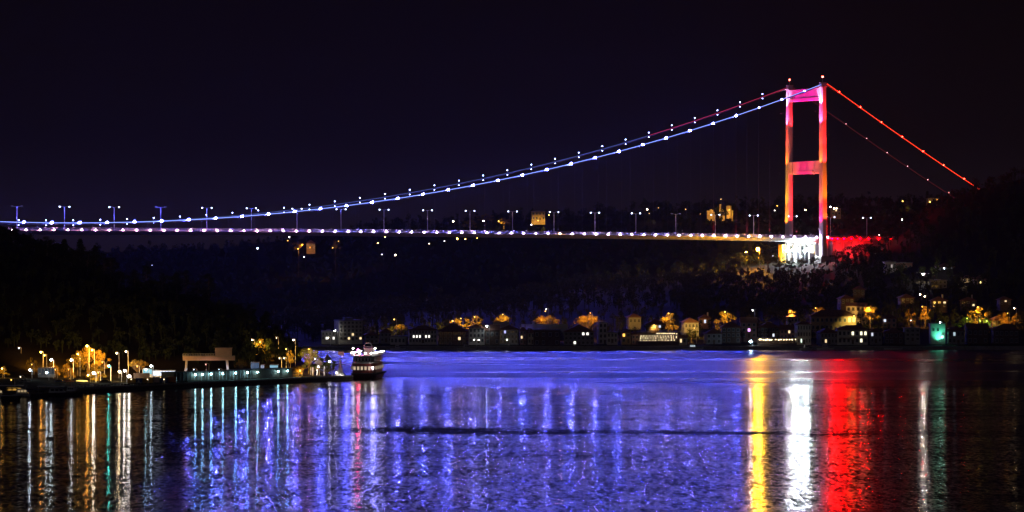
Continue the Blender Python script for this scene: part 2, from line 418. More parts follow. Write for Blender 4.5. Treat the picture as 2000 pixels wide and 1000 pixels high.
MB().box(-1.0, 1.8, 5, W - 5, 40, 58.5).box(-2.4, 2.4, 5, W - 5, 58.5, 59.8).box(-2.2, -1.0, 5, W - 5, 40, 50.5).box(-1.9, -1.0, 6, 7.2, 50.5, 58.5).box(-1.9, -1.0, 13, 14.2, 50.5, 58.5).box(-1.9, -1.0, 20, 21.2, 50.5, 58.5).box(-1.9, -1.0, 28, 29.2, 50.5, 58.5).box(-1.9, -1.0, 35, 36.2, 50.5, 58.5).box(-6, -1.8, 8, 14, 40, 52).box(-5, -1.8, 24, 33, 40, 50).build('pier_wall', M['concrete'], TW)
# abutment right of the tower
MB().box(6, 58, 4, 42, 38, 60.2).box(5.5, 58.5, 3.6, 42.4, 60.2, 60.9).build('abutment', M['concrete'], BR)
for x in range(10, 58, 8): pr.box(x - .5, x + .5, 3.3, 4.0, 38, 60.1)
pr.build('buttress', M['concrete'], BR)

def flood(src, tgt, col, power, ang=40, rad=.3, blend=.6, fixture=True, parent=None):
    """a floodlight of the bridge: lamp and its housing, in bridge coordinates"""
    ld = bpy.data.lights.new('floodlight', 'SPOT'); ld.energy = power; ld.color = col; ld.spot_size = R(ang); ld.spot_blend = blend; ld.shadow_soft_size = rad
    lo = bpy.data.objects.new('flood_beam', ld); COL.objects.link(lo); lo.parent = parent or TW
    lo.location = src; d = Vector(tgt) - Vector(src); lo.rotation_euler = d.to_track_quat('-Z', 'Y').to_euler()
    if fixture:
        d.normalize(); p = Vector(src) - d * .75
        MB().tube([p - d * .5, p + d * .1], .35, 8, .5).build('floodlight', M['darkmetal'], parent or TW)
K = 1.1e4
LIL = (1, .42, .95); RED = (1, .012, .02); ORG = (1, .2, .012); YEL = (1, .42, .02); MAG = (1, .012, .12); PNK = (1, .015, .42)
for y0 in (0, W):
    yc = y0; nr = y0 == 0
    # span-facing faces (local -x)
    flood((-9, yc, 66), (-2, yc, 82), (1, .006, .14) if nr else ORG, 6 * K, 46)
    flood((-11, yc, 67), (-2, yc, 98), (1, .16, .02) if nr else YEL, 14 * K, 20)
    if not nr: flood((0, yc - 10, 67), (0, yc - 2.4, 96), RED, 26 * K, 24); flood((0, yc - 10, 109), (0, yc - 2.4, 138), RED, 30 * K, 28)
    flood((-7, yc, 108), (-2, yc, 124), (1, .11, .01), 6 * K, 50)
    flood((-8, yc, 109), (-2, yc, 140), (1, .05, .04), 12 * K, 22)
    flood((-6, yc, 136), (-2, yc, 152), (1, .10, .45), 7 * K, 50)
    flood((-6, yc, 150), (-2, yc, 163), LIL, 5 * K, 54)
    # outer faces (local -y)
    y = yc - 9
    flood((0, y, 68), (0, yc - 2.4, 84), (1, .05, .006) if nr else RED, 7 * K, 44)
    flood((0, y - 2, 68), (0, yc - 2.4, 102), (1, .15, .006) if nr else RED, 24 * K, 20)
    flood((0, y + 2, 108), (0, yc - 2.4, 124), RED, 9 * K, 52)
    flood((0, y + 1, 109), (0, yc - 2.4, 142), RED, 22 * K, 24)
    flood((0, y + 2, 134), (0, yc - 2.4, 156), RED, 10 * K, 44)
# crossbeams
for yy in (10, 18, 28, 36):
    flood((-9, yy, 136), (-1.6, yy, 161.5), (1, .003, .36), 10 * K, 34, fixture=False)
    flood((-9, yy, 84), (-1.6, yy, 111.5), (1, .10, .05) if yy in (10, 36) else (1, .004, .12), 14 * K, 30, fixture=False)
# red spots added at the nearest hangers, in place of tower flood spill
for s_h in (24.46, 42.38, 60.3):
    for yh in (0, W): flood((-s_h - .6, yh - 1.2, 62), (-s_h, yh, 84), RED, 12 * K, 26, fixture=False, parent=BR)
# abutment red wash
for x in (12, 24, 38):
    flood((x, -7, 52), (x + 4, 3.6, 54), RED, (1.5 if x < 30 else .35) * K, 70, parent=BR)
for x, p_ in ((4, 9500), (8.5, 9500), (13, 8500), (18, 7000), (24, 4500), (31, 2600), (38, 1300), (46, 900), (56, 700)):  # red bulbs added to throw the red streak on the water
    o = MB().box(-.4, .4, -.3, .4, -.9, .5).box(-1.6, 1.6, -1.9, .3, -.75, -.69).build('added_red_lamp', M['darkmetal'], BR, (x, 3.2, 61.8))  # plate below added to shade the wall from the bulb
    MB().ball(0, -.75, 0, .42, 8, 6).build('bulb', E((1, 0, .0002), p_), o)
# white floods below the deck
for yy, z in ((7, 49.5), (13, 50), (20, 49), (27, 50), (33, 50.5), (40, 49)):
    flood((-12, yy, z - 2), (-1.8, yy, z + 3), (.8, .93, 1), .16 * K, 105, parent=BR)
for x, yy, z, r, s_ in ((-8, 8.5, 54.2, .75, 2000), (-8, 12, 53.5, .6, 800), (-8, 20, 54, .7, 2600), (-8, 27, 54.2, .7, 2400), (-8, 35, 53.5, .5, 700)):
    o = MB().box(-.6, .6, -.6, .6, -12, -1.0).box(1.0, 1.06, -1.3, 1.3, -1.6, 1.8).build('work_light', M['darkmetal'], BR, (x, yy, z))  # plate behind the bulb added to keep its light off the pier wall
    MB().ball(0, 0, 0, r, 10, 6).build('bulb', E((.85, .95, 1), s_), o)
# yellow stair enclosure at the far leg
MB().box(-9, -6, 40, 45, 40, 58).build('stair_enclosure', M['yellow'], BR)
for k in range(6): MB().box(-1.4, -1.02, 14.8 + k * 2.4 + (3 if k > 2 else 0), 15.8 + k * 2.4 + (3 if k > 2 else 0), 52, 57).build('opening', M['glass'], TW)
MB().box(-2.6, -2.25, 7.4, 12.6, 51, 57.5).build('yellow_panel', M['yellow'], TW)
flood((-16, 40, 50), (-9, 43, 52), YEL, .8 * K, 70, parent=BR)

# street lamps on the bridge deck
def twin_lamp(label, s, lit=1.0):
    p = bw(-s, 23, deckz(s)); t = thing('street_lamp', label, 'street lamp', p, PHI, 'twin-arm street lamps along the bridge deck')
    hh = 14.2
    MB().cyl(0, 0, 0, hh, .26, 6, .2).build('pole', LP if lit > .5 else M['galv'], t)
    MB().tube([(-3.0, 0, hh + .35), (0, 0, hh - .1), (3.0, 0, hh + .35)], .09, 4).build('arm', M['galv'], t)
    for sgn in (-1, 1):
        hd = MB().box(sgn * 3.2 - .6, sgn * 3.2 + .6, -.25, .25, hh + .33, hh + .55).build('lamp_head', M['galv'], t)
        MB().ball(sgn * 3.2, -.1, hh + .05, .42, 8, 5).build('bulb', E((.62, .7, 1), 9 if lit > .5 else .15), hd)
LP = M['whitepaint']
lamp_px = [33, 126, 223, 314, 404, 491, 580, 666, 750, 835, 918, 1001, 1082, 1162, 1242, 1320, 1397, 1472, 1548, 1622, 1693]
ordn = ['first','second','third','fourth','fifth','sixth','seventh','eighth','ninth','tenth','eleventh','twelfth','thirteenth','fourteenth','fifteenth','sixteenth','seventeenth','eighteenth','nineteenth']
for i, px in enumerate(lamp_px):
    # solve s on the centre line
    k = (px - 1000) / F; c, s2 = math.cos(PHI), math.sin(PHI)
    cx = BX - 23 * s2; cyy = BY + 23 * c
    s = (cx - k * cyy) / (c - k * s2)
    if px == 33: lb = 'dim twin-arm street lamp nearest the left end of the bridge'
    elif px == 314: lb = 'dim unlit twin-arm street lamp, fourth from the left end of the bridge'
    elif px == 1320: lb = 'dim unlit twin-arm street lamp, fifth from the bridge tower on its left'
    elif px == 1548: lb = 'twin-arm street lamp seen between the two legs of the tower'
    elif px == 1622: lb = 'twin-arm street lamp directly right of the near tower leg'
    elif px == 1693: lb = 'last twin-arm street lamp at the right end of the bridge deck'
    else: lb = 'lit twin-arm street lamp on the bridge deck, %s from the left end' % ordn[i]
    twin_lamp(lb, s, .1 if px in (33, 314, 1320) else 1)

# ---------------------------------------------------------------- trees
def leaves(mb, c, r, n, size, rnd, flat=1.0):
    for _ in range(n):
        d = Vector((rnd.gauss(0, 1), rnd.gauss(0, 1), rnd.gauss(0, 1))).normalized() * (r * rnd.random() ** .45)
        p = Vector(c) + Vector((d.x, d.y, d.z * flat))
        a = Vector((rnd.gauss(0, 1), rnd.gauss(0, 1), rnd.gauss(0, .7))).normalized(); bb = a.orthogonal().normalized()
        bb = Matrix.Rotation(rnd.random() * 6.28, 3, a) @ bb; cc = a.cross(bb)
        s = size * rnd.uniform(.6, 1.3)
        mb.poly([p - bb * s * .6, p + cc * s * .35, p + bb * s * .6, p - cc * s * .35])
TREES = {}
def tree_meshes(kindn, seed, mname):
    key = (kindn, seed, mname)
    if key in TREES: return TREES[key]
    rnd = random.Random(seed * 13 + len(kindn)); cr = MB(); tr = MB()
    if kindn == 'broad':      # unit tree about 10 m tall, 9 m wide
        tr.tube([(0, 0, -1.5), (.1, 0, 2), (0, .1, 5)], .38, 7, .2)
        for k in range(12):
            a = k * 2.4 + rnd.random() * 1.4; r = rnd.uniform(1.2, 4.0); z = rnd.uniform(3.4, 9.0) - r * .35
            q = (r * math.cos(a), r * math.sin(a), z)
            tr.tube([(0, 0, 2.6 + rnd.random() * 1.6), (q[0] * .5, q[1] * .5, z * .72), q], .16, 5, .05)
            leaves(cr, q, rnd.uniform(.75, 1.75), 85, .46, rnd, .8)
        leaves(cr, (rnd.uniform(-1, 1), 0, 8.4), 1.3, 90, .46, rnd); leaves(cr, (0, 0, 6), 2.6, 90, .48, rnd, .7)
    elif kindn == 'bare':     # wide crown of thin rising twigs with few leaves
        tr.tube([(0, 0, -1.5), (0, 0, 2.5)], .35, 7, .28)
        for k in range(46):
            a = rnd.random() * 6.28; r = rnd.uniform(1.5, 5.2); z = 9.5 - r * .55 + rnd.uniform(-1, .6)
            q = Vector((r * math.cos(a), r * math.sin(a), z))
            tr.tube([(0, 0, 2.3), q * .45 + Vector((0, 0, 1.0)), q], .1, 4, .04)
            leaves(cr, q * .9, 1.0, 22, .34, rnd)
    elif kindn == 'cypress':
        tr.tube([(0, 0, -1.5), (0, 0, 10)], .3, 6, .06)
        for k in range(22):
            z = .8 + k * .52; r = 1.25 * math.sin(math.pi * min(1, (k + 2) / 24) ** .8) + .25
            for j in range(3):
                a = rnd.random() * 6.28; leaves(cr, (r * .5 * math.cos(a), r * .5 * math.sin(a), z), r * .75, 26, .42, rnd, 1.4)
    elif kindn == 'pine':
        tr.tube([(0, 0, -1.5), (.3, .1, 4), (.2, 0, 10.5)], .34, 6, .1)
        for k in range(13):
            a = k * 2.1 + rnd.random(); z = 3.6 + k * .62; r = (3.0 - k * .16) * rnd.uniform(.5, 1)
            q = (r * math.cos(a), r * math.sin(a), z); tr.tube([(.2, 0, z - .8), q], .1, 4, .04)
            leaves(cr, q, 1.25, 75, .42, rnd, .55)
        leaves(cr, (.2, 0, 11), 1.0, 60, .4, rnd)
    elif kindn == 'palm':
        tr.tube([(0, 0, -1), (.15, 0, 3), (.1, 0, 6.5)], .25, 6, .18)
        for k in range(16):
            a = k * 2.399; up = rnd.uniform(.2, 1.3); pts = []
            for q in range(7):
                u = q / 6; pts.append(Vector((2.6 * u * math.cos(a), 2.6 * u * math.sin(a), 6.5 + up * 1.6 * u - 2.3 * u * u)))
            sd = Vector((-math.sin(a), math.cos(a), 0))
            for q in range(6):
                w0 = .5 * math.sin(math.pi * (q + .2) / 6.6); w1 = .5 * math.sin(math.pi * (q + 1.2) / 6.8)
                for sg in (-1, 1): cr.poly([pts[q], pts[q + 1], pts[q + 1] + sd * sg * w1 - Vector((0, 0, .25)), pts[q] + sd * sg * w0 - Vector((0, 0, .25))])
    TREES[key] = (cr.mesh('crown', M[mname]), tr.mesh('trunk', M['bark']))
    return TREES[key]
def tree(label, px, py_top, Y, kindn='broad', h=9, wid=None, m='leafaut', group=None, z=None, name=None):
    X = px2x(px, Y); top = py2z(py_top, Y)
    g0 = top - h if z is None else z
    base = {'broad': 10.0, 'bare': 10.0, 'cypress': 12.6, 'pine': 12, 'palm': 7.5}[kindn]
    t = thing(name or {'broad': 'broadleaf_tree', 'bare': 'bare_tree', 'cypress': 'cypress_tree', 'pine': 'pine_tree', 'palm': 'palm_tree'}[kindn], label, 'palm tree' if kindn == 'palm' else 'tree', (X, Y, g0), random.random() * 6, group)
    hh = top - g0; ww = wid if wid else hh * .9
    cr, tr = tree_meshes(kindn, random.randint(1, 5), m)
    sz = hh / base; sw = ww / ({'broad': 9.0, 'bare': 10.5, 'cypress': 3, 'pine': 7, 'palm': 5.2}[kindn])
    for me, nm in ((cr, 'crown'), (tr, 'trunk')):
        o = link(me, nm, t); o.scale = (sw, sw, sz)
    gd = gz(X, Y)
    if gd < g0 - 1.2:       # stretch the trunk to the ground
        MB().cyl(0, 0, gd - g0 - 1, .5, .35 * sw if Y < 2400 else .1, 6).build('trunk', M['bark'], t)
    return t

def wood(name, label, n, placer, lo, hi, m, seed, leafn=90, size=1.0):
    """a far-off wood that reads as one mass"""
    rnd = random.Random(seed); mb = MB(); k = 0
    while k < n:
        p = placer(rnd)
        if p is None: continue
        k += 1; X, Y, z = p; h = rnd.uniform(lo, hi) * (.65 if 1380 < x2px(X, Y) < 1700 and 2050 < Y < 2400 else 1); r = h * rnd.uniform(.3, .42)
        if rnd.random() < .18: r = h * .15; h *= 1.35
        mb.tube([(X, Y, z - .5), (X, Y, z + h * .6)], .25, 4)
        for c in range(5):
            a = rnd.random() * 6.28; q = r * rnd.uniform(.1, .7)
            leaves(mb, (X + q * math.cos(a), Y + q * math.sin(a), z + h * rnd.uniform(.4, .85)), r * .62, leafn // 5, size, rnd, 1.0)
    o = mb.build(name, m); kind(o, 'stuff'); tag(o, label, 'woodland'); return o

def pl_far(rnd):
    px = rnd.uniform(560, 2080); Y = rnd.choice((rnd.uniform(2080, 2460), rnd.uniform(2080, 2350)))
    X = px2x(px, Y); p = bw(0, 0, 0)
    d = Vector((X - BX, Y - BY)); c, s = math.cos(PHI), math.sin(PHI); lx = d.x * c + d.y * s; ly = -d.x * s + d.y * c
    if -26 < lx < 62 and -34 < ly < 52: return None
    if 1440 < px < 1610 and Y < 2375 and Y > 2290: return None
    z = zfar(X, Y)
    if ly > -14 and ly < 58 and z > 50 and lx < 60: return None
    return X, Y, z
wood('wooded_slope', 'dark wooded slope below the bridge deck', 1300, pl_far, 6, 10, M['leaf'], 3, 90, .95)
def pl_tow(rnd):
    px = rnd.uniform(1330, 1730); Y = rnd.uniform(2020, 2335); X = px2x(px, Y)
    if px > 1440 and px < 1610 and Y > 2318: return None
    return X, Y, zfar(X, Y) - 1
wood('tower_slope_woods', 'dense low woods on the slope below the bridge tower', 1100, pl_tow, 4.5, 7.5, M['leaf'], 33, 100, .7)
def pl_slope(rnd):
    px = rnd.uniform(1620, 2060); Y = rnd.uniform(1945, 2125); X = px2x(px, Y); return X, Y, zfar(X, Y) - .5
wood('slope_gardens', 'dark garden trees between the hillside houses at right', 300, pl_slope, 4, 7, M['leaf'], 41, 100, .65)
def pl_flat(rnd):
    px = rnd.uniform(530, 790); Y = rnd.uniform(1905, 2330); X = px2x(px, Y); return X, Y, zfar(X, Y) - .5
wood('flat_woods', 'dark low trees behind the hotel on the far shore', 330, pl_flat, 5, 9, M['leaf'], 43, 100, .8)
def pl_mid(rnd):
    px = rnd.uniform(180, 1900); Y = rnd.uniform(2470, 3150); X = px2x(px, Y)
    for a, b_, c, d in ((1615, 1700, 2300, 2480),):
        if a < px < b_ and c < Y < d: return None
    return X, Y, zfar(X, Y) - 2
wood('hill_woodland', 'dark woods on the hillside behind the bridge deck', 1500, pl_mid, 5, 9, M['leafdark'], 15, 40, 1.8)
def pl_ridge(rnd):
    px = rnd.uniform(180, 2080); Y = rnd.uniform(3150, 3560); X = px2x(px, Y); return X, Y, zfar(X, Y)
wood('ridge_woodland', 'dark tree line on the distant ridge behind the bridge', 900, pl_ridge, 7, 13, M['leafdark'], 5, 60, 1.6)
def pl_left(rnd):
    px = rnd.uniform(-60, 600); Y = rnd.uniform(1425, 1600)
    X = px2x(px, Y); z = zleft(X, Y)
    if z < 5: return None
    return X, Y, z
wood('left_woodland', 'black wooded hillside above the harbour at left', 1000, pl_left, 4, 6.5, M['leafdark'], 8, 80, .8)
def pl_shore(rnd):
    px = rnd.uniform(600, 2060); Y = rnd.uniform(1882, 1935); X = px2x(px, Y); return X, Y, zfar(X, Y)
wood('shore_greenery', 'dark trees and hedges between the waterside houses', 330, pl_shore, 4.5, 8.5, M['leaf'], 21, 110, .6)
def pl_yard(rnd):
    px = rnd.uniform(700, 2060); Y = rnd.uniform(1930, 2080); X = px2x(px, Y); return X, Y, zfar(X, Y)
wood('garden_greenery', 'dark garden trees behind the waterside houses', 240, pl_yard, 5, 8, M['leaf'], 11, 100, .7)

for i, (px, top, wd) in enumerate(((1632, 487, 10), (1648, 484, 9), (1668, 478, 12), (1690, 474, 12))):
    tree('dark tree silhouetted against the red lit abutment, %s from the left' % ordn[i], px, top, 2318, 'broad', 9, wd, 'leaf', 'trees before the red abutment')
for i, (px, top, wd) in enumerate(((1500, 497, 11), (1522, 501, 10), (1545, 503, 9), (1566, 502, 9), (1590, 500, 10), (1447, 492, 10), (1420, 497, 10))):
    tree('pale floodlit tree below the white lights of the tower foot, %s from the left' % ordn[(2, 3, 4, 5, 6, 1, 0)[i]], px, top, 2322, 'broad', 9, wd, 'leaf', 'trees below the tower foot')
# skyline trees of the left hill
sky_t = [(22, 440, 'broad', 8), (58, 452, 'broad', 8), (92, 460, 'broad', 8), (112, 474, 'pine', 11), (126, 464, 'cypress', 15), (141, 482, 'broad', 10), (157, 463, 'cypress', 18), (171, 486, 'broad', 10), (186, 476, 'cypress', 16), (203, 492, 'broad', 10), (218, 503, 'pine', 14),
 (232, 528, 'broad', 8), (263, 524, 'cypress', 10), (287, 516, 'pine', 12), (318, 532, 'broad', 9), (345, 530, 'cypress', 10), (362, 526, 'pine', 12), (388, 545, 'broad', 8), (408, 533, 'pine', 15), (440, 580, 'broad', 9), (466, 590, 'broad', 8), (490, 592, 'pine', 10), (520, 606, 'cypress', 10), (545, 628, 'broad', 7)]
kn = {'broad': 'round-crowned tree', 'cypress': 'narrow cypress', 'pine': 'ragged pine'}
cnt = {}
tot = {}
for a in sky_t: tot[a[2]] = tot.get(a[2], 0) + 1
for px, py, k, h in sky_t:
    cnt[k] = cnt.get(k, 0) + 1
    tree('black %s on the left hill skyline, %s of its kind from the left' % (kn[k], ordn[cnt[k] - 1]), px, py, 1525, k, h, {'cypress': 6.0, 'pine': 8, 'broad': 10}[k] * (h / 12 if k == 'pine' else 1), 'leafdark', 'trees on the left hill skyline')

# ---------------------------------------------------------------- lamps on land
def lamp(label, px, py, Y, col=SOD, s=600, r=.32, pole=True, name='street_lamp', arm=1.2, group=None, cat=None, aim=None):
    warm = col in (SOD, GOLD) or name != 'street_lamp' or (col[2] < .3 and Y < 2000)
    keep = Y < 1420 and px < 260 and name == 'street_lamp' and not aim; beam = s >= 110 and (warm or aim or (keep and col == WARM))
    if Y > 2400: r *= .62
    elif Y > 1500: r *= .8
    X = px2x(px, Y); z = py2z(py, Y); g0 = gz(X, Y)
    if z - g0 < 2.5: g0 = z - 4
    if z - g0 > 13: g0 = z - 11
    t = thing(name, label, cat or name.replace('_', ' '), (X + arm, Y + .6, g0), 0, group)
    H = z - g0
    MB().cyl(0, 0, -2, H + .25, .11 if Y < 2400 else .04, 6, .08 if Y < 2400 else .04).build('pole', M['galv'] if Y < 1960 else M['darkmetal'], t)
    hd = MB().tube([(0, 0, H + .2), (-arm * .5, -.3, H + .55), (-arm, -.6, H + .45)], .07, 4).box(-arm - .5, -arm + .4, -.85, -.35, H + .36, H + .52).build('lamp_head', M['galv'], t)
    bs = min(s * .03, 9) if beam and not keep else s * (.12 if Y < 1500 else .2 if Y < 2000 else .5)
    MB().ball(-arm, -.6, H, r, 8, 6).build('bulb', E(col, round(bs, 1)), hd)
    if s > 20000:   # strongest lamp: plates added to keep its light off the bridge
        MB().box(-arm + r + .15, -arm + r + .22, -2.6, 2, H - 2.2, H + 2.2).box(-arm - 2, -arm + r + .22, -1.5, 2, H + r + .12, H + r + .18).build('added_plates', M['darkmetal'], t)
    if beam:     # shaded lantern: throws its light down and away from the water
        ld = bpy.data.lights.new('lantern_beam', 'SPOT'); ld.energy = s * (22 if Y > 1500 else 22) * (1 if Y < 2400 else 1.4); ld.color = col; ld.spot_size = R(116); ld.spot_blend = .6; ld.shadow_soft_size = .25
        lo = bpy.data.objects.new('lantern_beam', ld); COL.objects.link(lo); lo.parent = t; lo.location = (-arm, -.6 + r + .3, H - .3)
        lo.rotation_euler = Vector(aim or (0, .8, -.62)).to_track_quat('-Z', 'Y').to_euler()
    return t

# ---------------------------------------------------------------- houses
WIN = {}
def window(parent, x, y, z, ww, wh, lit=None, face=0):
    key = ('f', round(ww, 1), round(wh, 1))
    if key not in WIN:
        f = MB(); t = .12
        f.box(-ww/2 - t, -ww/2, -.06, .1, -t, wh + t).box(ww/2, ww/2 + t, -.06, .1, -t, wh + t).box(-ww/2, ww/2, -.06, .1, wh, wh + t).box(-ww/2, ww/2, -.1, .1, -t, 0).box(-.04, .04, -.05, .04, 0, wh)
        WIN[key] = f.mesh('window', M['frame'])
    o = link(WIN[key], 'window', parent, (x, y, z), face)
    gm = M['glass'] if lit is None else E(*lit)
    k2 = ('g', round(ww, 1), round(wh, 1), gm.name)
    if k2 not in WIN: WIN[k2] = MB().box(-ww/2, ww/2, -.03, .03, 0, wh).mesh('pane', gm)
    link(WIN[k2], 'pane', o, (0, 0, 0))
def house(label, px0, px1, py0, py1, Y, wall='white', roof='hip', rh=2.2, fl=2, nc=4, lit=(), depth=11, rot=0, litc=(WARM, 5), name='waterside_house', cat='house', chim=False, ws=1.0, group=None, rmat='tile', balc=False):
    k = Y / F; wd = (px1 - px0) * k; H = (py1 - py0) * k
    X = px2x((px0 + px1) / 2, Y); z = py2z(py1, Y); yc = Y + depth / 2
    t = thing(name, label, cat, (X, yc, z), rot, group)
    hx, hy = wd / 2, depth / 2
    MB().box(-hx, hx, -hy, hy, -4, H).box(-hx - .08, hx + .08, -hy - .08, hy + .08, -4, .5).build('wall', M[wall], t)
    o = .6
    if roof == 'hip':
        rl_ = max(.3, hx - hy * .9)
        ro_ = MB().ring([[(-hx - o, -hy - o, H), (hx + o, -hy - o, H), (hx + o, hy + o, H), (-hx - o, hy + o, H)], [(-hx - o, -hy - o, H + .25), (hx + o, -hy - o, H + .25), (hx + o, hy + o, H + .25), (-hx - o, hy + o, H + .25)], [(-rl_, -.1, H + rh), (rl_, -.1, H + rh), (rl_, .1, H + rh), (-rl_, .1, H + rh)]]).build('roof', M[rmat], t)
    elif roof == 'gable':
        ro_ = MB().ring([[(-hx - o, -hy - o, H), (-hx - o, hy + o, H), (-hx - o, 0, H + rh)], [(hx + o, -hy - o, H), (hx + o, hy + o, H), (hx + o, 0, H + rh)]]).build('roof', M[rmat], t)
    elif roof == 'front':
        ro_ = MB().ring([[(-hx - o, -hy - o, H), (hx + o, -hy - o, H), (0, -hy - o, H + rh)], [(-hx - o, hy + o, H), (hx + o, hy + o, H), (0, hy + o, H + rh)]]).build('roof', M[rmat], t)
    else:
        ro_ = MB().box(-hx - .3, hx + .3, -hy - .3, hy + .3, H, H + .45).box(-hx * .4, hx * .3, -hy * .4, hy * .4, H + .45, H + .45 + rh * .5).build('roof', M['grey'], t)
    if chim: MB().box(hx * .4, hx * .4 + .8, -.5, .3, H, H + rh + 1.2).build('chimney', M['cream'], ro_)
    fh = H / fl; ww = min(1.3, wd / nc * .5) * ws; wh = min(1.9, fh * .58)
    for f in range(fl):
        for c in range(nc):
            x = -hx + wd * (c + .5) / nc
            if f == 0 and c == nc // 2 and fl > 1:
                dr = MB().box(x - .6, x + .6, -hy - .12, -hy + .05, 0, min(2.3, fh * .8)).build('door', M['brown'], t)
                MB().ball(x + .4, -hy - .18, 1.0, .07, 6, 4).build('handle', M['galv'], dr); continue
            window(t, x, -hy - .03, f * fh + fh * .25, ww, wh, litc if (f, c) in lit else None)
        for sd in (-1, 1):
            for yy in (-hy * .5, hy * .3):
                window(t, sd * (hx + .03), yy, f * fh + fh * .25, 1.0, wh, None, R(90 if sd > 0 else -90))
    if balc:
        for f in range(1, fl):
            bl = MB().box(-hx * .96, hx * .96, -hy - 1.5, -hy - .1, f * fh - .2, f * fh - .05)
            for c in range(14): bl.box(-hx * .96 + c * hx * .147, -hx * .96 + c * hx * .147 + .08, -hy - 1.5, -hy - 1.42, f * fh - .05, f * fh + .9)
            bl.box(-hx * .96, hx * .96, -hy - 1.52, -hy - 1.4, f * fh + .9, f * fh + 1.0); bl.build('balcony', M['white'], t)
    return t
LW = (WARM, 1.6); LG = (GOLD, 2); LC = ((1, .95, .85), 1.9)
house('tall pale six-storey waterside hotel with balconies behind the left headland', 656, 702, 627, 665, 1872, 'white', 'flat', 3, 5, 6, {(0, 2), (0, 3), (1, 3), (0, 5)}, 14, .25, LW, 'hotel', 'hotel', balc=True)
house('low dark annex with bright ground floor windows left of the hotel', 628, 655, 648, 665, 1874, 'grey', 'flat', 1, 2, 4, {(0, 1), (0, 3)}, 10, 0, LC)
house('small dark house with grey roof right of the hotel', 712, 738, 655, 671, 1875, 'grey', 'hip', 2, 2, 3, (), 9, .1)
house('wide white waterside mansion with a row of lit windows', 798, 852, 645, 670, 1868, 'white', 'hip', 2.4, 3, 9, {(1, 2), (1, 3), (1, 5), (1, 6), (1, 1)}, 12, .05, LC, chim=True)
house('large dark timber mansion with a broad red tiled roof', 858, 912, 647, 676, 1867, 'brown', 'hip', 4, 3, 6, {(1, 4)}, 14, -.05, LW, rmat='tile')
house('narrow white mansion with tall shutters right of the dark timber one', 915, 945, 641, 670, 1866, 'white', 'hip', 2, 3, 4, (), 11, .05)
house('brown timber house with two lamps at its quay', 948, 975, 645, 674, 1868, 'brown', 'gable', 3, 2, 3, (), 10)
house('purple-grey house with pale pilasters left of the blue wall', 977, 1014, 644, 672, 1868, 'grey', 'hip', 2.5, 3, 5, {(2, 1)}, 12, -.08, ((.5, .5, 1), 1.2))
house('dark boathouse with open front under the blue wall', 1042, 1094, 645, 676, 1864, 'brown', 'flat', .5, 2, 4, (), 14)
house('waterside mansion with gabled roof below the orange tree', 1102, 1160, 648, 674, 1866, 'grey', 'front', 4, 3, 7, {(0, 2), (0, 3), (2, 4), (2, 5)}, 12, .0, LC)
house('narrow white tower house beside the orange tree', 1168, 1184, 631, 672, 1874, 'white', 'flat', 1, 4, 2, (), 9, .1)
house('small white cube house right of the tower house', 1186, 1206, 650, 670, 1866, 'white', 'flat', .5, 2, 3, (), 8)
house('little golden lit house with green shutters', 1214, 1232, 650, 670, 1868, 'ochre', 'hip', 1.5, 2, 2, {(1, 0)}, 8, 0, LG)
house('plain cottage right of the restaurant terrace', 1378, 1408, 652, 672, 1872, 'grey', 'hip', 2.5, 2, 3, (), 9, .1)
house('dark shuttered house under the domed golden tree', 1410, 1446, 640, 670, 1880, 'brown', 'hip', 3, 3, 4, (), 10)
house('dim house with one violet window', 1448, 1478, 630, 660, 1890, 'rose', 'gable', 3, 3, 3, {(1, 1)}, 9, 0, ((.9, .4, 1), 2))
house('grey columned mansion with lit doorway at the pier restaurant', 1556, 1583, 634, 672, 1864, 'white', 'hip', 2, 3, 5, {(0, 1)}, 11, .05, ((.75, 1, .75), 2.5), ws=.8)
house('small pale house above the pier restaurant', 1538, 1558, 620, 640, 1925, 'cream', 'hip', 1.6, 2, 3, (), 8)
house('long ochre mansion with overhanging roof and glowing right end', 1585, 1673, 618, 646, 1905, 'ochre', 'hip', 3.5, 2, 10, {(1, 8), (1, 9)}, 13, -.04, ((1, .72, .12), 3.5), 'mansion', 'mansion')
house('big white blank-walled house beside the golden tree', 1657, 1694, 598, 622, 1965, 'white', 'gable', 2, 2, 4, (), 12, -.2)
house('pale waterside house with twin lit windows left of the teal building', 1636, 1694, 644, 672, 1866, 'white', 'hip', 2.4, 2, 7, {(1, 3), (1, 6), (1, 5), (0, 5)}, 11, .03, ((1, .9, .6), 2), balc=True)
house('dark cottage between the pale house and the grey block', 1700, 1722, 648, 670, 1868, 'grey', 'hip', 2, 2, 3, {(1, 0)}, 9, 0, ((.8, .85, 1), 1))
house('dark low house left of the grey block', 1728, 1764, 650, 672, 1870, 'brown', 'hip', 2.6, 2, 4, (), 10)
house('plain grey block left of the teal building', 1768, 1797, 642, 666, 1868, 'grey', 'flat', .6, 3, 3, (), 10)
house('dark house right of the teal building', 1852, 1884, 646, 672, 1870, 'grey', 'hip', 2.4, 2, 4, {(1, 1)}, 10, 0, ((.6, .8, .9), .8))
house('black gabled house below the great golden tree', 1890, 1930, 642, 672, 1872, 'brown', 'gable', 3, 2, 4, (), 11)
house('black waterside house near the right edge', 1942, 1990, 644, 672, 1872, 'brown', 'hip', 3, 2, 5, (), 11)
house('small white columned villa high on the right slope', 1728, 1748, 512, 526, 2195, 'white', 'flat', .8, 1, 4, {(0, 2)}, 8, .1, ((1, .85, .8), .6), 'hillside_house')
house('dim rose annex right of the columned villa', 1750, 1782, 514, 528, 2200, 'rose', 'flat', .6, 1, 4, (), 8, 0, name='hillside_house')
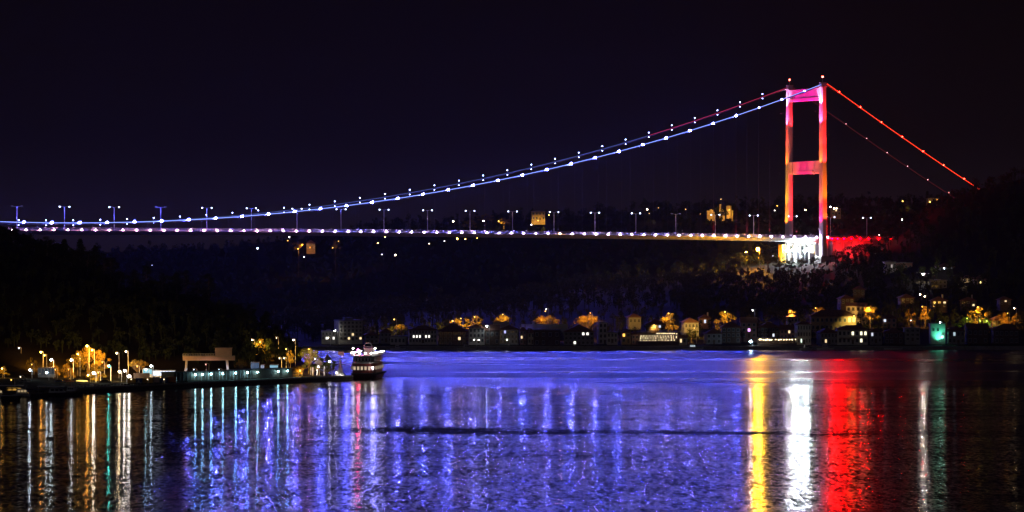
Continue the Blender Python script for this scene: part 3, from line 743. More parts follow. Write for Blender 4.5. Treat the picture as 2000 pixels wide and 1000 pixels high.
house('grey villa with white arcade beside the white star lamp', 1818, 1850, 548, 563, 2110, 'grey', 'flat', .8, 2, 4, (), 9, -.05, name='hillside_house')
house('tall dark house above the grey arcaded villa', 1832, 1862, 522, 542, 2170, 'grey', 'hip', 2.5, 2, 3, {(1, 2)}, 9, .15, ((.85, .9, 1), .8), 'hillside_house')
house('pale villa with a bright lamp at its left corner', 1880, 1902, 544, 560, 2120, 'cream', 'hip', 2.2, 2, 3, {(0, 0)}, 9, .1, LW, 'hillside_house')
house('villa with yellow lit bay windows among the right hillside houses', 1904, 1928, 546, 566, 2110, 'cream', 'hip', 2.6, 2, 3, {(0, 1), (1, 1), (0, 0)}, 9, -.1, ((1, .8, .25), 2.5), 'hillside_house')
house('long dim villa behind the yellow lit villa', 1925, 1956, 533, 546, 2160, 'cream', 'hip', 2, 1, 5, {(0, 1)}, 9, 0, ((1, .75, .3), 1), 'hillside_house')
house('white villa with glowing upper wall near the right edge', 1958, 1984, 535, 552, 2140, 'cream', 'hip', 2.3, 2, 4, {(1, 1), (1, 2)}, 9, .05, ((1, .75, .3), 1.6), 'hillside_house')
house('dark hillside house left of the twin small lamps', 1758, 1784, 582, 594, 2030, 'brown', 'hip', 2.4, 2, 3, (), 9, .1, name='hillside_house')
house('dark hillside house below the wooded slope', 1668, 1690, 566, 577, 2075, 'brown', 'hip', 2.4, 2, 3, (), 9, -.1, name='hillside_house')
house('large white villa at the foot of the left hill edge', -6, 36, 618, 642, 1500, 'white', 'flat', 1, 2, 5, (), 12, .3, name='hillside_house', balc=True)

# smaller and dimmer houses that fill the far shore
FL = [('low white boathouse left of the wide white mansion', 764, 794, 658, 672, 1868, 'white', 'flat', .6, 1, 4, (), 9), ('two storey grey house behind the leftmost sodium lamp', 742, 764, 650, 668, 1876, 'grey', 'hip', 2.4, 2, 3, {(0, 1)}, 9),
 ('narrow rose house squeezed right of the purple-grey pilaster house', 1016, 1028, 646, 672, 1868, 'rose', 'hip', 2, 3, 2, {(1, 0)}, 9), ('pale gabled house left of the blue lit wall', 1029, 1041, 650, 672, 1868, 'cream', 'front', 2.4, 2, 2, (), 9),
 ('white gabled house under the wide orange tree', 1046, 1070, 648, 660, 1895, 'white', 'gable', 2, 1, 4, (), 8), ('dim cottage right of the golden house with green shutters', 1233, 1246, 654, 672, 1868, 'rose', 'hip', 2, 2, 2, (), 8),
 ('dark hip-roofed house behind the restaurant terrace', 1262, 1300, 634, 650, 1892, 'brown', 'hip', 3, 2, 5, {(1, 3)}, 11), ('pale house above the flat green-gold bush', 1334, 1362, 630, 643, 1915, 'grey', 'hip', 2.6, 1, 4, (), 10),
 ('small cream boathouse right of the terrace', 1328, 1342, 660, 672, 1862, 'cream', 'gable', 1.6, 1, 2, {(0, 0)}, 7), ('dark timber house behind the star lamp quay', 1484, 1520, 640, 660, 1885, 'brown', 'hip', 3.2, 2, 5, {(0, 3)}, 11),
 ('rose gabled house behind the pier restaurant', 1524, 1552, 644, 662, 1882, 'rose', 'gable', 2.6, 2, 4, {(1, 2)}, 10), ('dim grey house under the red lit slope', 1600, 1634, 650, 672, 1868, 'grey', 'hip', 2.6, 2, 5, {(0, 1)}, 10),
 ('rose house on the terrace above the dark low house', 1726, 1752, 622, 640, 1915, 'rose', 'hip', 2.6, 2, 3, {(1, 0)}, 9), ('dark house behind the great golden tree', 1936, 1962, 626, 638, 1940, 'brown', 'hip', 2.6, 2, 3, (), 9),
 ('dark upper slope house right of the twin small lamps', 1820, 1850, 588, 600, 2020, 'brown', 'hip', 2.6, 2, 3, {(1, 2)}, 9), ('dark timber slope house above the big white blank house', 1640, 1666, 584, 594, 2012, 'brown', 'hip', 2.4, 2, 3, (), 9),
 ('dim slope house between the golden tree and the yellow villa', 1878, 1908, 588, 599, 2025, 'brown', 'hip', 2.4, 2, 3, {(0, 2)}, 9), ('small dark slope house near the right edge', 1952, 1974, 586, 595, 2015, 'brown', 'hip', 2.2, 2, 3, {(1, 1)}, 9),
 ('dim cottage on the slope left of the domed golden tree', 1366, 1388, 622, 634, 1950, 'rose', 'hip', 2.2, 1, 3, {(0, 1)}, 8), ('grey cottage up the slope behind the golden terrace tree', 1226, 1250, 620, 633, 1945, 'grey', 'hip', 2.2, 1, 3, (), 8)]
for i, a in enumerate(FL): house(*a, rot=(-.12, .08, 0, .15)[i % 4], litc=(WARM, 1.5) if i % 3 else ((.8, .85, 1), 1.2), name='hillside_house' if a[5] > 1900 else 'waterside_house', chim=i % 2 == 0)
# blue wall and yellow wall
t = thing('garden_wall', 'long blue lit garden wall with a tall pale gate pillar', 'wall', (px2x(1063, 1880), 1880, 0))
k = 1880 / F
MB().box(-12.5, 12.8, 0, .6, 4, py2z(633, 1880)).build('wall_panel', M['white'], t)
MB().box(-6.5, -5.2, -.6, 1.2, 2, py2z(630, 1880)).box(-6.8, -4.9, -.9, 1.5, py2z(630, 1880), py2z(628, 1880)).build('pillar', M['white'], t)
for x in (-9, -2, 5, 11):
    o = MB().box(x - .2, x + .2, -3.2, -2.8, 4, 6.2).build('wall_lamp', M['darkmetal'], t); MB().ball(x, -2.6, 6.5, .2, 8, 5).build('bulb', E((.2, .15, 1), 260), o)
t = tag(MB().box(-4.5, 4.5, 0, .5, -5, 2.2).box(-4.7, 4.7, -.1, .6, 2.2, 2.5).build('garden_wall', M['cream'], None, (px2x(979, 1895), 1895, py2z(637, 1895))), 'short yellow lit garden wall below the middle golden tree', 'wall')
# teal lit building
t = thing('waterside_building', 'windowless building washed in teal light by a bright lamp at its foot', 'building', (px2x(1832, 1872), 1876, py2z(664, 1872)))
MB().box(-3.9, 3.9, -4, 4, -4, 8.6).build('wall', M['white'], t)
MB().box(-4.2, 4.2, -4.3, 4.3, 8.6, 9.0).build('roof', M['grey'], t)
for x in (-2.4, 0): window(t, x, -4.05, 4.8, 1.0, 1.5)
ld = bpy.data.lights.new('teal_beam', 'SPOT'); ld.energy = 1900; ld.color = (.1, 1, .6); ld.spot_size = R(120); ld.spot_blend = .5; ld.shadow_soft_size = .3
lo = bpy.data.objects.new('teal_beam', ld); COL.objects.link(lo); lo.parent = t; lo.location = (1.4, -6.6, 1.2); lo.rotation_euler = Vector((-.1, .8, .35)).to_track_quat('-Z', 'Y').to_euler()
o = MB().box(.9, 3.3, -5.6, -5.2, .3, .8).build('floodlight', M['darkmetal'], t)
MB().ball(2.1, -5.3, 1.7, .75, 10, 6).build('bulb', E((.25, 1, .68), 5), o)
# restaurant terraces
def terrace(label, px0, px1, rows, Y, base, nl):
    k = Y / F; X = px2x((px0 + px1) / 2, Y); wd = (px1 - px0) * k; z = py2z(base, Y)
    t = thing('restaurant_terrace', label, 'restaurant', (X, Y, z)); H = (base - rows[0][0]) * k + 1
    MB().box(-wd/2, wd/2, 0, 8, -3, .3).box(-wd/2, wd/2, 7.5, 8, 0, H - .6).build('floor_slab', M['brown'], t)
    MB().box(-wd/2 - .3, wd/2 + .3, -.4, 8.3, H, H + .25).build('roof', M['brown'], t)
    for c in range(9): MB().cyl(-wd/2 + wd * c / 8, .1, 0, H, .1, 6).build('post', M['brown'], t)
    for c in range(int(wd / 3.4)):
        x = -wd/2 + 1.8 + 3.4 * c
        tb = MB().cyl(x, 1.6, 1.02, 1.1, .55, 10).cyl(x, 1.6, .3, 1.02, .06, 6).build('table', M['white'], t)
    rnd = random.Random(px0)
    for r, (py, a, bb, nn, rr, st) in enumerate(rows):
        for c in range(nn):
            px = a + (bb - a) * (c + .5) / nn + rnd.uniform(-.8, .8)
            o = MB().tube([(0, 0, .1), (0, 0, .75)], .03, 4).build('string_light', M['darkmetal'], t, (px2x(px, Y) - X, -.3 + r * .5, (base - py) * k + rnd.uniform(-.15, .15)))
            MB().ball(0, 0, 0, rr * rnd.uniform(.8, 1.25), 7, 4).build('bulb', E((1, .74, .42), st), o)
terrace('two-level restaurant terrace packed with rows of small warm lights', 1246, 1326, [(651.5, 1282, 1324, 11, .2, 7), (656.5, 1250, 1324, 14, .19, 7), (660, 1248, 1324, 15, .19, 7), (664.5, 1248, 1320, 12, .19, 7)], 1862, 668, 0)
terrace('low pier restaurant with one row of warm lights beside the bright star lamp', 1480, 1556, [(663.5, 1481, 1508, 7, .34, 9), (663.5, 1512, 1556, 8, .3, 8)], 1858, 672, 0)

# shoreline trees with their lamps (label, px, top, Y, kind, h, width, leaf)
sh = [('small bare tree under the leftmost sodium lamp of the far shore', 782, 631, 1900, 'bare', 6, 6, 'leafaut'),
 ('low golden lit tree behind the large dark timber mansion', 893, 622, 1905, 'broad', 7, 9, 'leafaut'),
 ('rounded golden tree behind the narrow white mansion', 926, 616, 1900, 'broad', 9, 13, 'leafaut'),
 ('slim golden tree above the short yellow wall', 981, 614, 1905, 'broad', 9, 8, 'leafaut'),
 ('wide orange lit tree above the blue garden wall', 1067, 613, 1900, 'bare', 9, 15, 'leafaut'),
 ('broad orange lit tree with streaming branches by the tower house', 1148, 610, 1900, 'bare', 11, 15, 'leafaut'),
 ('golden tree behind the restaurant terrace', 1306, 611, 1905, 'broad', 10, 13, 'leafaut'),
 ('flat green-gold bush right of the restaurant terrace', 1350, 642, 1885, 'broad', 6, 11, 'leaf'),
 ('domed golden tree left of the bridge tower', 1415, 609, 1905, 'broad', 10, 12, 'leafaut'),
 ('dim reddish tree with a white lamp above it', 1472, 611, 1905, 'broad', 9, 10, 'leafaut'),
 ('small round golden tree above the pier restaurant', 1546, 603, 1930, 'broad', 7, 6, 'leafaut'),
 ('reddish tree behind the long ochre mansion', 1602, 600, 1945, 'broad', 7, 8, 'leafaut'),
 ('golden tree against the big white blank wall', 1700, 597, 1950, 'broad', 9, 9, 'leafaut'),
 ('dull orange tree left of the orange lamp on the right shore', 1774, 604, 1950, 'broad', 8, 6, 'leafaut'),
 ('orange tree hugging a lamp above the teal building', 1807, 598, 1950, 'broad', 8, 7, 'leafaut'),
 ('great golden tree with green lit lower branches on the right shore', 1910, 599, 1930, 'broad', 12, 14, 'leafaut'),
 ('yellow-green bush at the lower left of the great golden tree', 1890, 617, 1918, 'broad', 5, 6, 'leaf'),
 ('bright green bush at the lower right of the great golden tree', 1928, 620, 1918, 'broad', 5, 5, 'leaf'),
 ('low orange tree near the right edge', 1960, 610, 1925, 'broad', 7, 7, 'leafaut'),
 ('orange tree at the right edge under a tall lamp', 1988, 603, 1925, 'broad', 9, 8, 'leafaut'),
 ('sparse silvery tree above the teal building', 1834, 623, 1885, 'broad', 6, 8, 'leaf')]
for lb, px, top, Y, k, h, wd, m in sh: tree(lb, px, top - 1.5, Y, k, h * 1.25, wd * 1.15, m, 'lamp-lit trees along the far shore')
G = 'street lamps along the far shore'
ll = [('leftmost sodium lamp of the far shore, above the small bare tree', 770, 624, 1893, GOLD, 900, .36), ('sodium lamp left of the low golden lit tree', 884, 627, 1893, GOLD, 1500, .42),
 ('thin sodium lamp at the low golden lit tree', 900, 622, 1893, GOLD, 500, .3), ('sodium lamp in front of the rounded golden tree', 927, 619, 1889, GOLD, 900, .28),
 ('white star lamp between the mansions left of the blue wall', 951, 637, 1865, COOL, 450, .45), ('sodium lamp at the slim golden tree', 982, 614, 1896, GOLD, 900, .26),
 ('tall twin lamp over the wide orange tree', 1065, 608, 1889, SOD, 1300, .3), ('tall white lamp topping the twin lamp over the wide orange tree', 1067, 604, 1889, WHT, 60, .3),
 ('sodium lamp above the broad orange tree by the tower house', 1153, 611, 1889, SOD, 1500, .28), ('sodium lamp in the golden tree behind the terrace', 1306, 612, 1895, GOLD, 1200, .28),
 ('faint yellow lamp left of the golden tree behind the terrace', 1278, 635, 1890, GOLD, 120, .25), ('lamp on top of the domed golden tree', 1416, 609, 1895, GOLD, 1100, .4),
 ('yellow lamp over the flat green-gold bush', 1356, 641, 1878, GOLD, 420, .2), ('small white lamp above the dim reddish tree', 1470, 606, 1895, WHT, 160, .3),
 ('dazzling blue-white star lamp on the quay left of the pier restaurant', 1466, 667, 1853, (.55, .78, 1), 600, .75),
 ('lamp inside the small round golden tree', 1544, 607, 1925, GOLD, 700, .3), ('orange lamp at the left of the reddish tree', 1593, 602, 1935, SOD, 900, .34),
 ('lamp in the golden tree against the white wall', 1697, 601, 1944, GOLD, 1300, .3), ('orange lamp above the teal building', 1801, 599, 1943, SOD, 1000, .3),
 ('lamp at the crown of the great golden tree', 1910, 600, 1922, GOLD, 1500, .36), ('green lamp below the great golden tree', 1927, 627, 1912, (.75, 1, .12), 600, .34),
 ('yellow-green lamp at the lower left bush', 1889, 622, 1912, (.8, 1, .1), 260, .26), ('tall lamp near the right edge', 1981, 602, 1918, WARM, 500, .26), ('sodium lamp among the orange trees at the right edge', 1968, 612, 1918, SOD, 600, .25),
 ('lamp at the right corner of the long ochre mansion', 1668, 617, 1898, (1, .8, .2), 260, .26), ('white quay lamp before the brown timber house, left of two', 926, 664, 1856, WHT, 90, .34), ('white quay lamp before the brown timber house, right of two', 935, 664, 1856, WHT, 90, .34),
 ('white quay lamp below the slim golden tree', 990, 664, 1856, WHT, 110, .34), ('small red lamp on the shore left of the teal building', 1779, 626, 1900, (1, .5, .4), 80, .3), ('cluster lamp of cold light above the teal building', 1836, 630, 1882, COOL, 200, .36),
 ('white star lamp high on the right slope', 1803, 535, 2140, WHT, 1900, .5), ('lamp at the left corner of the pale villa', 1877, 556, 2112, WARM, 900, .42), ('small low white lamp below the yellow lit villa', 1899, 569, 2095, WHT, 90, .36),
 ('upper of the twin small lamps on the right slope', 1797, 575, 2040, WARM, 180, .34), ('lower of the twin small lamps on the right slope', 1806, 579, 2040, WARM, 120, .32), ('lamp lighting the yellow villa from its yard', 1916, 562, 2104, (1, .85, .25), 260, .2),
 ('lamp lighting the villa near the right edge', 1968, 540, 2134, (1, .75, .3), 300, .2), ('cold lamp at the tall dark hillside house', 1844, 524, 2160, COOL, 140, .3),
 ('big yellow star lamp left of the bridge tower foot', 1480, 487, 2325, (1, .42, .006), 20100, 1.05), ('small yellow lamp just left of the big yellow star lamp', 1457, 492, 2325, (1, .5, .08), 300, .4),
 ('white lamp beside the hotel column', 654, 646, 1866, WHT, 350, .38), ('golden floodlight at the hotel terrace', 641, 660, 1862, (1, .85, .6), 220, .36)]
for lb, px, py, Y, c, s_, r in ll: lamp(lb, px, py, Y, c, s_, r, group=G if Y < 2000 else 'street lamps on the far slope')

# distant hill: lamps, lit walls
G2 = 'lamps on the distant hill'
dl = [('white lamp on the dark hill under the left part of the bridge', 503, 485, 2700, COOL, 45, .8), ('small lamp above the orange lit yard', 565, 463, 2850, WHT, 40, .6), ('pair of tiny white lamps below the orange lit yard', 594, 502, 2600, COOL, 25, .5),
 ('sodium lamp at the left of the orange lit yard', 582, 486, 2740, SOD, 420, .55), ('sodium lamp at the foot of the orange lit yard', 590, 478, 2760, SOD, 420, .5), ('orange lamp in the small left cluster under the deck', 562, 470, 2840, SOD, 200, .55),
 ('yellow lamp of the small yard right of the orange yard', 650, 484, 2740, GOLD, 420, .45), ('yellow lamp above the small yard right of the orange yard', 661, 471, 2780, GOLD, 220, .4), ('lone warm lamp low on the dark hill', 772, 498, 2620, WARM, 90, .7),
 ('tiny white lamp left of the lone warm lamp', 746, 497, 2620, WHT, 30, .4), ('orange lamp just under the deck above the lone warm lamp', 752, 463, 2850, SOD, 90, .6), ('orange lamp cluster left of the lamp just under the deck', 738, 475, 2820, SOD, 80, .6),
 ('white lamp on the ridge left of the brown lit crown', 885, 432, 3090, WARM, 140, .9), ('golden star lamp on the ridge', 974, 432, 3090, GOLD, 900, .75), ('golden lamp below the deck right of centre-left', 893, 466, 2860, GOLD, 90, .9),
 ('small golden lamp below the deck', 909, 467, 2860, GOLD, 60, .6), ('dim golden lamp below the deck', 932, 465, 2860, GOLD, 30, .5), ('faint warm window lamp on the dark slope', 838, 476, 2800, WARM, 20, .6), ('faint double lamp on the dark slope', 868, 471, 2820, WHT, 30, .5),
 ('white lamp below the golden ridge building', 1038, 439, 3060, WHT, 50, .6), ('lamp beside the golden ridge building', 1072, 420, 3120, SOD, 60, .5), ('white lamp on the ridge right of the golden building', 1264, 409, 3120, WARM, 120, .6),
 ('golden lamp on the ridge in a pair', 1286, 406, 3120, GOLD, 110, .55), ('low golden lamp of the ridge pair', 1268, 417, 3100, GOLD, 160, .45), ('orange lamp left of the castle ruin', 1339, 409, 3110, SOD, 180, .6), ('dim orange lamp below the castle ruin', 1368, 418, 3080, SOD, 110, .5),
 ('golden lamp on top of the castle ruin', 1408, 389, 3085, GOLD, 500, .5), ('twin white lamp seen between the tower legs', 1573, 410, 3000, WARM, 70, .7), ('bright lamp right of the near tower leg', 1629, 407, 3000, WARM, 110, .8), ('second bright lamp right of the near tower leg', 1634, 407, 3000, WARM, 90, .7),
 ('small white lamp directly right of the near tower leg', 1622, 404, 3000, WHT, 60, .7), ('tiny lamp left of the far tower leg', 1513, 411, 3000, WHT, 20, .6), ('tiny orange lamp above the tiny lamp left of the tower', 1518, 402, 3020, SOD, 25, .5),
 ('yellow star lamp on the right ridge', 1763, 393, 2960, GOLD, 800, .8), ('orange window lamp on the right ridge', 1816, 394, 2960, SOD, 60, .7), ('brighter orange window lamp on the right ridge', 1828, 392, 2960, SOD, 110, .8), ('small red lamp at the far backstay foot', 1853, 376, 2480, (1, .3, .25), 14, .5),
 ('white lamp pair on the road right of the bridge', 1762, 429, 2440, WHT, 90, .5), ('lamp at the right end of the bridge parapet', 1717, 459, 2400, WHT, 14, .35), ('faint white lamp on the sunk left slope', 297, 518, 2700, COOL, 7, .5)]
for lb, px, py, Y, c, s_, r in dl: lamp(lb, px, py, Y, c, s_, r, group=G2, arm=1.0)
house('square golden floodlit building on the ridge', 1038, 1064, 413, 430, 3110, 'gold', 'flat', .5, 2, 4, (), 12, .05, name='ridge_building', cat='building')
lamp('floodlight before the golden ridge building', 1051, 431, 3085, GOLD, 900, .6, group=G2, name='floodlight_mast')
house('orange lit house in the yard below the left part of the deck', 598, 614, 476, 486, 2775, 'brown', 'hip', 3, 2, 4, {(0, 1)}, 12, .1, (SOD, 2), 'hillside_house')
house('pale villa on the ridge right of the near tower leg', 1624, 1642, 408, 420, 3020, 'rose', 'flat', .8, 2, 3, {(1, 1)}, 12, 0, LW, 'ridge_building')
house('ridge house with orange windows at the right', 1812, 1834, 388, 400, 2975, 'grey', 'flat', .8, 2, 3, {(1, 2)}, 12, 0, (SOD, 2), 'ridge_building')
t = thing('castle_ruin', 'golden floodlit castle ruin with broken towers on the ridge', 'ruin', (px2x(1405, 3110), 3110, py2z(414, 3110)))
mb = MB()
for x0, x1, z1 in ((-11, -8.5, 1.2), (-8.5, -5.5, 2.4), (-5.5, -4, .2), (.2, 1.6, 7), (1.6, 3.4, 2.6), (3.4, 5, 1.2), (11.0, 12.4, 1.6)): mb.box(x0, x1 - .1, 0, 5, -8, z1)
mb.build('wall', M['gold'], t)
MB().cyl(8.5, -1, -6, 5.6, 2.4, 12).build('round_tower', M['gold'], t)
for px, top, h in ((1399, 404, 9), (1410, 407, 8), (1418, 410, 7)): tree('dark tree in front of the castle ruin, %s from the left' % ordn[(1399, 1410, 1418).index(px)], px, top, 3092, 'broad', h, 9, 'leafdark', 'trees before the castle ruin')
for px, s_ in ((1392, 160), (1424, 300)): lamp('floodlight at the %s of the castle ruin' % ('left wall' if px < 1400 else 'round tower'), px, 410, 3096, GOLD, s_, .5, group=G2, name='floodlight_mast')
for lb, px, top, wd, m in (('brown lit round tree on the ridge left of the golden star lamp', 948, 417, 18, 'leafaut'), ('golden lit tree right of the ridge star lamp', 984, 424, 12, 'leafaut'), ('orange lit tree of the yard below the deck', 583, 470, 10, 'leafaut'), ('tall bare tree of the small yard right of the orange yard', 655, 468, 9, 'leafaut'), ('dull lit bush left of the brown ridge tree', 918, 428, 14, 'leafaut')):
    Y = 3100 if px > 800 else 2765
    tree(lb, px, top, Y, 'broad', 9, wd, m, 'lit trees on the distant hill')
lamp('lamp lighting the brown ridge tree', 944, 431, 3085, (1, .5, .3), 420, .4, group=G2)

# ---------------------------------------------------------------- harbour at left
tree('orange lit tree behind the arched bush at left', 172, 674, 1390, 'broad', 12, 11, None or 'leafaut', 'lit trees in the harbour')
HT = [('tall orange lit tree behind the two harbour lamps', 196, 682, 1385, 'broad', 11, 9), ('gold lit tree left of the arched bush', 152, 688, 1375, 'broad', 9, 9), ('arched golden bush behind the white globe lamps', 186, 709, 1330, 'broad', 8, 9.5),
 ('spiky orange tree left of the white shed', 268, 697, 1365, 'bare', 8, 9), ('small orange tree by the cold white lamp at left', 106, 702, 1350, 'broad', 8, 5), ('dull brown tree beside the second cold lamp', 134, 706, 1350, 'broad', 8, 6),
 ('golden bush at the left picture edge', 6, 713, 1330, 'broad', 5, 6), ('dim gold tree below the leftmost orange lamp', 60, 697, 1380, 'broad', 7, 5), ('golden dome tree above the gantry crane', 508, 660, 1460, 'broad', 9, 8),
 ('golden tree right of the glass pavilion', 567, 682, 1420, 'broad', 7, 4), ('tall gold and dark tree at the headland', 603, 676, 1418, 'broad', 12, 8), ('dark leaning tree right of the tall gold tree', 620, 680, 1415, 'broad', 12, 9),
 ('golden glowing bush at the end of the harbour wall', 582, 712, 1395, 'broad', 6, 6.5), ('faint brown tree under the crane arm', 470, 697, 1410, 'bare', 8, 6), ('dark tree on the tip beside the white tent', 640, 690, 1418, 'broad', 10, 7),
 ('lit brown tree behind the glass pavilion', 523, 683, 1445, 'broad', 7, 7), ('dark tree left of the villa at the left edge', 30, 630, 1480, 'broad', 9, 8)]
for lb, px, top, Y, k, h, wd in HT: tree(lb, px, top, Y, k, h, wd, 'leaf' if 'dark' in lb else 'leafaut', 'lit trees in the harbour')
for i, (lb, px, top) in enumerate((('palm tree directly left of the white tent', 612, 708), ('palm tree between the tent and the globe lamp', 636, 705), ('palm tree directly right of the globe lamp on the headland', 650, 706))):
    tree(lb, px, top, 1402, 'palm', 6.5, 3.6, 'leaf', 'palms on the headland')
G3 = 'street lamps in the harbour'
hl = [('lone orange lamp on the dark hillside at left', 92, 635, 1480, SOD, 380, .34), ('tiny cold lamp on the dark hillside at left', 37, 680, 1420, COOL, 60, .26), ('orange lamp, upper of the stacked pair at left', 80, 688, 1392, SOD, 1000, .3), ('orange lamp, lower of the stacked pair at left', 87, 694, 1386, SOD, 420, .24),
 ('cold white lamp above the small orange tree', 100, 703, 1340, COOL, 700, .34), ('cold white lamp left of the arched golden bush', 139, 703, 1340, COOL, 700, .34), ('wide cold white lamp near the left boats', 58, 723, 1330, COOL, 700, .34),
 ('cold lamp by the grey kiosk', 91, 728, 1320, COOL, 420, .32), ('orange lamp in the crown of the tall tree at left', 170, 676, 1380, SOD, 1300, .32), ('orange lamp hidden in the tall orange tree', 180, 684, 1377, SOD, 900, .22), ('left of the two harbour lamp posts', 228, 690, 1360, WARM, 380, .26),
 ('right of the two harbour lamp posts, with tallest pole', 246, 687, 1360, WARM, 480, .28), ('left white globe lamp before the arched bush', 183, 729, 1312, WHT, 900, .42), ('yellow lamp left of the white globe lamp', 172, 733, 1310, (1, .6, .1), 500, .26),
 ('teal lamp on the mast of the fishing boat stand', 212, 715, 1330, (.1, .95, .8), 800, .28), ('white globe lamp left of the orange containers', 233, 726, 1322, WARM, 900, .34), ('second white globe lamp left of the orange containers', 243, 724, 1322, WHT, 900, .36), ('bright lamp beside the yellow container', 252, 735, 1316, WHT, 500, .5),
 ('cold lamp on the white shed roof', 295, 715, 1345, COOL, 420, .34), ('lamp between the spiky tree and the shed', 285, 722, 1345, (.5, .9, 1), 300, .3), ('thin lamp post left of the golden dome tree', 493, 664, 1450, WARM, 300, .2), ('gold lamp in the golden dome tree', 508, 668, 1452, GOLD, 1200, .26),
 ('thin lamp post right of the golden dome tree', 540, 660, 1460, WARM, 60, .2), ('white lamp above the glowing headland tree', 573, 664, 1440, WARM, 260, .3), ('lamp on the post by the golden tree at the pavilion', 559, 682, 1412, GOLD, 700, .22), ('lamp in the tall gold and dark tree', 603, 682, 1410, GOLD, 1100, .24),
 ('lamp inside the golden glowing bush', 586, 724, 1388, GOLD, 700, .3), ('white globe lamp on the headland', 644, 706, 1400, WHT, 420, .32), ('low white lamp beside the monument', 657, 728, 1402, WHT, 120, .3), ('small white lamp above the tent', 615, 701, 1404, WHT, 90, .2),
 ('left of two small lamps above the pavilion', 546, 700, 1420, WHT, 60, .2), ('right of two small lamps above the pavilion', 555, 700, 1420, WHT, 60, .2), ('orange lamp at the left picture edge', 4, 720, 1322, GOLD, 300, .24), ('small gold fill lamp added at the foot of the arched bush', 192, 728, 1317, GOLD, 900, .16),  # from the last entry on: lamps added to brighten the harbour trees
 ('gold fill lamp added behind the left crown edge of the tall orange tree', 152, 692, 1364, GOLD, 800, .18), ('orange fill lamp added at the foot of the spiky tree', 268, 716, 1352, SOD, 700, .16), ('orange fill lamp added at the foot of the small orange tree', 108, 722, 1338, SOD, 600, .16),
 ('orange fill lamp added at the foot of the dull brown tree', 134, 722, 1338, SOD, 400, .14), ('orange fill lamp added at the foot of the tall orange tree', 200, 708, 1370, SOD, 1200, .16), ('faint gold fill lamp added at the foot of the trees under the lower stacked lamp', 62, 712, 1366, GOLD, 300, .14)]
for lb, px, py, Y, c, s_, r in hl: lamp(lb, px, py, Y, c, s_, r, group=G3, arm=.8, aim=(0, .9, .3) if 'foot' in lb else None)

# harbour wall with its lamps
a = (px2x(345, 1340), 1331); bq = (px2x(572, 1385), 1384)
L = math.hypot(bq[0] - a[0], bq[1] - a[1]); ang = math.atan2(bq[1] - a[1], bq[0] - a[0])
t = thing('harbour_shed', 'long low dark shed along the pier with nine cold lamps', 'shed', (a[0], a[1], 1.7), ang)
MB().box(0, L, 0, 7, -.2, 3.4).build('wall', M['brown'], t)
MB().box(-.3, L + .3, -.5, 7.3, 3.4, 3.65).build('roof', M['darkmetal'], t)
for k in range(22): MB().box(1 + k * 2, 1.12 + k * 2, -.14, -.01, 0, 3.4).build('panel_joint', M['galv'], t)
for px in (378, 392, 409, 432, 457, 480, 500, 540, 558):
    # solve along shed
    best = min(range(0, int(L * 10)), key=lambda q: abs(x2px(a[0] + math.cos(ang) * q / 10, a[1] + math.sin(ang) * q / 10) - px)) / 10
    o = MB().box(best - .15, best + .15, -.9, 0, 2.75, 2.9).build('wall_lamp', M['darkmetal'], t)
    MB().ball(best, -.95, 2.5, .3, 8, 5).build('bulb', E((.38, .85, 1), 70), o)

# gantry crane
Yc = 1375; k = Yc / F
t = thing('gantry_crane', 'pale pink gantry crane on slanted blue-white legs with a cabin on top', 'crane', (px2x(408, Yc), Yc, 1.7), .18)
H = py2z(704, Yc) - 1.7; H2 = py2z(692, Yc) - 1.7
mb = MB().box(-10.3, 10.3, -1.2, 1.2, H, H + 1.7); mb.build('girder', M['pink'], t)
mb = MB()
for z in (H2 + .2, H2 - .35):
    mb.tube([(-10.3, -1.3, z), (5, -1.3, z)], .06, 4); mb.tube([(-10.3, 1.3, z), (5, 1.3, z)], .06, 4)
for i in range(16):
    for y in (-1.3, 1.3): mb.cyl(-10.3 + i, y, H + 1.7, H2 + .2, .05, 4)
mb.box(-10.4, 10.4, -1.5, 1.5, H + 1.7, H + 1.8); mb.build('walkway_railing', M['galv'], t)
MB().box(2.6, 9.0, -1.6, 1.6, H2 - .6, H2 + 2.4).box(2.4, 9.2, -1.8, 1.8, H2 + 2.4, H2 + 2.6).build('cabin', M['pink'], t)
for x in (-8.8, 7.2):
    for y, dy in ((-1, -3.4), (1, 3.4)):
        MB().tube([(x, y, H), (x - .3 if x < 0 else x + .3, y + dy * .3, H * .5), (x - (.8 if x < 0 else -.8), y + dy, 0)], .42, 6, .22).build('leg', M['whitepaint'], t)
    MB().box(x - 1.3, x + 1.3, -4.8, -4.0, 0, .5).box(x - 1.3, x + 1.3, 4.0, 4.8, 0, .5).box(x - .2, x + .2, -4, 4, .5, .8).build('bogie', M['darkmetal'], t)
MB().tube([(-1, 0, H), (-1, 0, H - 3.6)], .06, 4).box(-1.4, -.6, -.3, .3, H - 4.4, H - 3.6).build('hook_block', M['darkmetal'], t)
for x, y in ((-6, -6), (4, -6)):
    lamp('floodlight mast lighting the %s half of the gantry crane' % ('left' if x < 0 else 'right'), 408 + x / k, 722, Yc - 9, (.6, .75, 1) , 170, .2, group=G3, name='floodlight_mast')
lamp('warm floodlight mast aimed at the gantry girder', 402, 712, Yc - 12, (1, .45, .32), 130, .2, group=G3, name='floodlight_mast')

